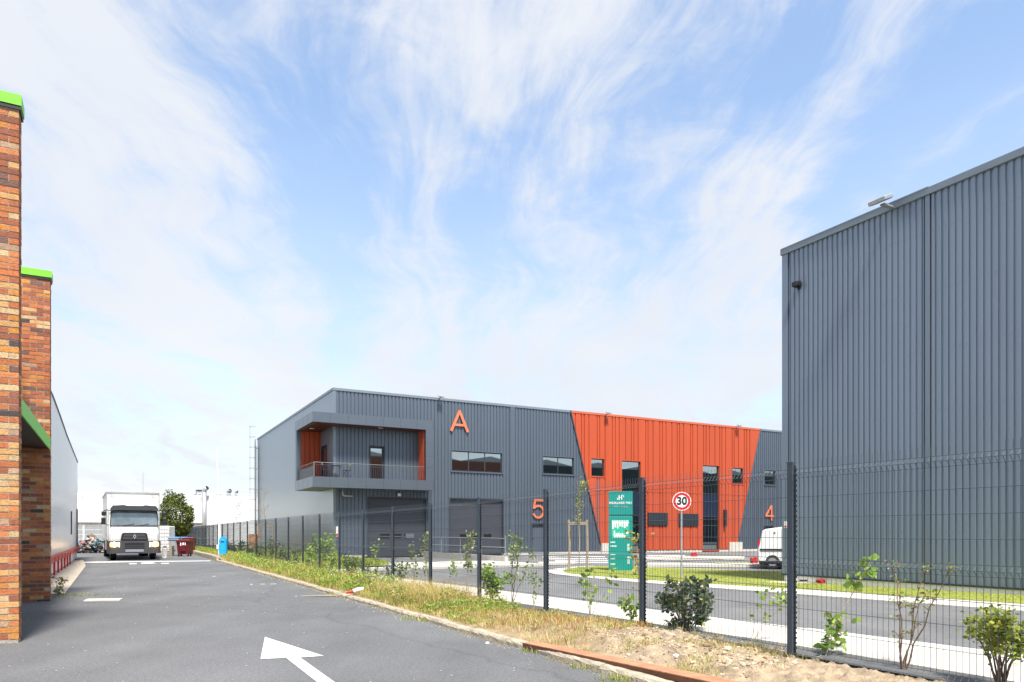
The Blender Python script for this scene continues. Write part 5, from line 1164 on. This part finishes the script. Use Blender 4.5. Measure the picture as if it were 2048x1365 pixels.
# staked young tree by the totem
P = gp(1158, 1134, -.0); P.z = zE(P); k = P.y / F; T = thing('young_tree', 'thin young tree with a sparse leafy top tied between two wooden stakes', 'tree', P, 0); HT_ = 1.4 + (HZ - 962) * k - P.z; b = MB()
b.path([(0, 0, 0), (.02, 0, 1.2), (-.02, 0, 2.2), (.05, 0, HT_ - .6), (.22, 0, HT_)], [.028, .024, .018, .010, .004], 6); r = np.random.default_rng(3); LP = []
for q in range(16):
    z = r.uniform(1.7, HT_ - .2); a = r.uniform(0, 6.28); l = r.uniform(.12, .5); b.path([(0, 0, z), (math.cos(a) * l * .6, math.sin(a) * l * .6, z + l * .5), (math.cos(a) * l, math.sin(a) * l, z + l)], [.006, .004, .002], 4)
b.build('trunk', m_twig, T)
for q in range(230): z = r.uniform(1.9, HT_); LP.append((.22 * max(0, (z - HT_ + .7)) / .7 + r.normal(0, .07), r.normal(0, .07), z))
for q in range(60): LP.append((.16 + r.normal(0, .10), r.normal(0, .1), HT_ - .15 + r.normal(0, .16)))
V, Fq, C = leaves(LP, .085, [(.30, .32, .07), (.40, .38, .10), (.20, .25, .05)], r); np_mesh('crown', V, Fq, m_leaf, C, T)
ST = thing('tree_stake', 'pair of rough wooden stakes with a crossbar holding the young tree', 'tree stake', (P.x, P.y + .12, P.z), 0); hs = 1.4 + (HZ - 1040) * k - P.z
for x in (-19.5 * k, 16.5 * k): MB().path([(x, 0, -.1), (x + .02, 0, hs * .5), (x - .01, 0, hs)], .05, 8).build('stake', m_wood, ST)
MB().box(-20 * k, 18 * k, -.05, .02, hs - .20, hs - .08).build('crossbar', m_wood, ST); MB().box(-17.6 * k, -15.5 * k, -.05, .05, hs - .75, hs - .45).build('tag', m_rustshade_tag, ST)
# bare tree and its stakes by the ladder corner
P = at(531, HZ, 52); P.z = -.1; T = thing('bare_tree', 'leafless young tree in front of the short side of the grey warehouse', 'tree', P, 0); b = MB(); HT_ = 1.4 + 88 * 52 / F
b.path([(0, 0, 0), (.05, 0, 1.6), (-.1, 0, 3.2), (-.22, 0, HT_)], [.05, .035, .02, .005], 6)
for q in range(26): z = r.uniform(1.9, HT_ - .2); a = r.uniform(0, 6.28); l = r.uniform(.3, .9) * (1.2 - z / HT_ * .6); b.path([(-.05 * z * .6, 0, z), (math.cos(a) * l * .6, math.sin(a) * l * .6, z + l * .35), (math.cos(a) * l, math.sin(a) * l, z + l * .9)], [.010, .007, .003], 4)
b.build('trunk', m_twig, T)
ST = thing('tree_stake', 'tall wooden stake frame round the leafless tree near the ladder', 'tree stake', (P.x, P.y, -.1), 0)
for x in (-.45, .52): MB().box(x - .06, x + .06, -.05, .05, 0, 2.1).build('stake', m_wood, ST)
MB().box(-.65, .6, -.06, .0, 1.98, 2.10).build('crossbar', m_wood, ST); MB().box(-.55, -.35, -.08, -.05, 1.2, 1.6).build('tag', m_rust, ST)
# stack of old bricks behind the hedge
P = at(506, HZ, 58); b = MB(); mo = MB(); t = thing('brick_stack', 'column of stacked old bricks behind the hedge near the ladder', 'brick stack', (P.x, 58, -.2), 0)
brick_wall(b, mo, -.28, .28, -.25, .3, 0, 1.45, seed=4); b.build('bricks', m_brick, t); mo.build('core', m_mortar, t)

# grass: many blades, one mesh per patch
def grass(name, PP, h, wd__, cols, seed, bend=.5, weights=None):
    r = np.random.default_rng(seed); P = np.asarray(PP, dtype=float); n = len(P); a = r.uniform(0, 2 * np.pi, n); H = h * r.uniform(.45, 1.35, n); wv = wd__ * r.uniform(.6, 1.3, n)
    dx_ = np.cos(a); dy_ = np.sin(a); bx_, by_ = -dy_, dx_; bd_ = H * bend * r.uniform(.2, 1.2, n)
    def pt(o, u, f): return np.stack([P[:, 0] + dx_ * o + bx_ * bd_ * u ** 2, P[:, 1] + dy_ * o + by_ * bd_ * u ** 2, P[:, 2] - .01 + H * u * (1 - .15 * u)], 1)
    V = np.stack([pt(-wv / 2, 0, 0), pt(wv / 2, 0, 0), pt(wv * .38, .55, 0), pt(-wv * .38, .55, 0), pt(wv * .04, 1, 0), pt(-wv * .04, 1, 0)], 1).reshape(-1, 3); q = np.arange(n) * 6
    Fq = np.concatenate([np.stack([q, q + 1, q + 2, q + 3], 1), np.stack([q + 3, q + 2, q + 4, q + 5], 1)]); cols = np.asarray(cols)
    c = cols[r.choice(len(cols), n, p=weights)] * r.uniform(.7, 1.3, (n, 1)); return np_mesh(name, V, Fq, m_grass, np.concatenate([c, c]), kind='stuff')
GR = [(.29, .38, .04), (.21, .30, .03), (.38, .44, .06)]; DRY = [(.60, .45, .19), (.52, .37, .14), (.68, .54, .28), (.42, .27, .10)]; RED = [(.35, .09, .03)]
r = np.random.default_rng(21)
def vpts(n, s0, s1, c0=4.42, c1=6.0, dens=None):
    out = []; 
    while len(out) < n:
        s = s0 + (s1 - s0) * r.random(); c = r.uniform(c0, c1)
        if dens is None or r.random() < dens(c, s): P = W(c, s, zv(c, s)); out.append((P.x, P.y, P.z))
    return out
nzf = lambda c, s, k, o=0: .5 + .9 * mn.noise(Vector((c * k + o, s * k, o)))
grass('dry_grass', vpts(17000, 6.9, 15, dens=lambda c, s: max(.0, nzf(c, s, 1.3, 2)) * min(1, (s - 6.7) / 1.8)), .105, .005, DRY + GR[:1], 1, .8)
grass('green_grass', vpts(7500, 9.3, 15.5, dens=lambda c, s: max(0, nzf(c, s, 1.7, 8) - .25)), .075, .007, GR, 2, .7)
grass('dry_grass', vpts(20000, 14.5, 45, dens=lambda c, s: max(.05, nzf(c, s, .9, 3))), .14, .010, DRY + GR, 3, .6)
grass('green_grass', vpts(12000, 15, 60, dens=lambda c, s: max(.05, nzf(c, s, .8, 14))), .17, .014, GR, 4, .5)
grass('tall_straw', vpts(5200, 10.9, 15.2, 4.7, 5.8, dens=lambda c, s: math.exp(-((s - 13.0) / 1.3) ** 2) * nzf(c, s, 1.6, 4)), .36, .0032, DRY + GR[2:], 5, 1.5)
grass('tall_straw', vpts(1500, 15, 30, 4.7, 5.8, dens=lambda c, s: max(0, nzf(c, s, .6, 5) - .3)), .32, .008, DRY + GR, 6, .5)
grass('red_weed', vpts(900, 6.8, 12.5, 4.6, 5.8, dens=lambda c, s: max(0, nzf(c, s, 6.0, 31) - .62)), .10, .007, [(.45, .10, .03), (.50, .18, .05), (.30, .14, .04)], 7, .3)
grass('dry_grass', vpts(3200, 4.5, 7.4, dens=lambda c, s: max(0, nzf(c, s, 2.0, 22) - .50)), .07, .005, DRY + GR, 8, .8)
grass('green_grass', vpts(700, 5, 9, 5.75, 6.3, dens=lambda c, s: max(0, nzf(c, s, 2.0, 27) - .4)), .09, .006, GR + DRY, 9, .8)
# tufts rooted in the kerb joint
tf = []
for px, py, n_, w_ in ((1290, 1350, 260, .12), (1075, 1305, 150, .10), (855, 1243, 160, .08), (1080, 1300, 60, .1), (820, 1240, 60, .1), (665, 1192, 80, .07), (1240, 1362, 160, .12), (1160, 1338, 60, .08), (905, 1252, 40, .08), (1005, 1283, 40, .06), (1335, 1362, 80, .1)):
    P = gp(px, py)
    for q in range(n_): tf.append((P.x + r.normal(0, w_), P.y + r.normal(0, w_ * .6), .0))
grass('kerb_tufts', tf, .08, .007, GR + DRY[:1], 10, .7)
wp = []
for q in range(1600): P = gp(118, 1193); wp.append((P.x + abs(r.normal(0, .45)) - .1, P.y + r.normal(0, .5), 0.0))
grass('pier_grass', wp[:700], .05, .008, [(.35, .33, .08), (.20, .26, .04)], 11, .8)
ip = []
while len(ip) < 26000:
    s = r.uniform(6, 26.4); c = r.uniform(14.3, 22.5)
    if inpoly(c, s, ISLG) and r.random() < (1.0 if s < 20 else .8): P = W(c, s, zEcs(c, s) + .012); ip.append((P.x, P.y, P.z))
grass('island_grass', ip, .035, .016, [(.36, .44, .03), (.30, .38, .03), (.45, .48, .05), (.48, .40, .14)], 12, .5)
mp_ = []
while len(mp_) < 16000:
    s = 28 + 30 * r.random() ** 1.6; c = r.uniform(6.2, 11)
    if inpoly(c, s, MND): P = W(c, s, zmound(c, s)); mp_.append((P.x, P.y, P.z))
grass('mound_grass', mp_, .11, .028, [(.30, .38, .04), (.23, .31, .03), (.38, .40, .06)], 13, .5)
# rubble fragments on the bank
b = MB(); rg_ = np.random.default_rng(77)
for q in range(3600):
    s = rg_.uniform(4.6, 8.0); c = rg_.uniform(4.5, 6.05)
    if s > 6.6 and rg_.random() < (s - 6.6) * .6 + (5.3 - c) * .5: continue
    if c < 4.95 and rg_.random() < .6: continue
    P = W(c, s, zv(c, s)); a = .0035 + rg_.exponential(.006) * (2.5 if rg_.random() < .03 else 1); a = min(a, .05); v = rg_.uniform(.7, 1.25); br = mn.noise(Vector((c * 3, s * 3, 2))) > .12 and rg_.random() < .5
    b.cur = (.24 * v, .155 * v, .085 * v) if br else (.46 * v, .385 * v, .28 * v)
    Mx = Matrix.Translation(P) @ Matrix.Rotation(rg_.uniform(0, 6), 4, 'Z') @ Matrix.Rotation(rg_.uniform(-.8, .8), 4, 'X'); b.bbox(-a, a, -a * .7, a * .7, -a * .4, a * .5, a * .3, Mx)
o = b.build('rubble', m_fabric); o['kind'] = 'stuff'

# leafy weeds over the verge
def weeds(name, n, s0, s1, size, cols, seed, hmax=.22, k=1.4, o=40, thr=.45):
    r = np.random.default_rng(seed); LP = []
    while len(LP) < n:
        s = r.uniform(s0, s1); c = r.uniform(4.45, 5.95); q = nzf(c, s, k, o) - thr
        if q > 0 and r.random() < q * 2:
            P = W(c, s, zv(c, s)); h = hmax * min(1, q * 3) * r.uniform(0, 1)
            LP.append((P.x, P.y, P.z + h))
    V, Fq, C = leaves(LP, size, cols, r, .5); np_mesh(name, V, Fq, m_leaf, C, None, kind='stuff')
weeds('leafy_weeds', 5200, 9.4, 16, .040, LIT[:2] + LIT[3:] + [(.40, .36, .12)], 3, .16)
weeds('leafy_weeds', 9000, 15, 40, .055, LIT + [(.42, .38, .12)], 4, .26, 1.0, 52, .40)
weeds('leafy_weeds', 700, 8.0, 10.0, .035, [(.40, .30, .12), (.30, .30, .08)], 5, .10, 2.2, 61, .5)
weeds('verge_flowers', 260, 12, 30, .03, [(.75, .75, .70)], 6, .35, 1.2, 71, .3)

fr = []
for q in range(5200):
    s_ = 5.2 + 34 * r.random() ** 1.3; c_ = 4.235 - abs(r.normal(0, .045))
    if nzf(c_, s_, .9, 17) > .35: P = W(c_, s_, .0); fr.append((P.x, P.y, .0))
grass('kerb_fringe', fr, .035, .006, [(.46, .36, .17), (.38, .28, .13), (.30, .30, .08)], 14, 1.0)
b = MB(); rg_ = np.random.default_rng(99)
for q in range(900):
    s_ = rg_.uniform(4.5, 26); c_ = 4.22 - abs(rg_.normal(0, .10)) if rg_.random() < .6 else rg_.uniform(-1.5, 4.1)
    P = W(c_, s_, .002); a = rg_.uniform(.003, .010) * (1 if s_ < 12 else 1.6); v = rg_.uniform(.5, 1.2); b.cur = (.50 * v, .47 * v, .40 * v)
    Mx = Matrix.Translation(P) @ Matrix.Rotation(rg_.uniform(0, 6), 4, 'Z'); b.bbox(-a, a, -a * .7, a * .7, 0, a * .6, a * .3, Mx)
o = b.build('grit', m_fabric); o['kind'] = 'stuff'
weeds('tall_weeds', 2600, 9.8, 22, .05, LIT[:2] + [(.42, .40, .12), (.30, .22, .10)], 8, .34, 1.9, 83, .62)
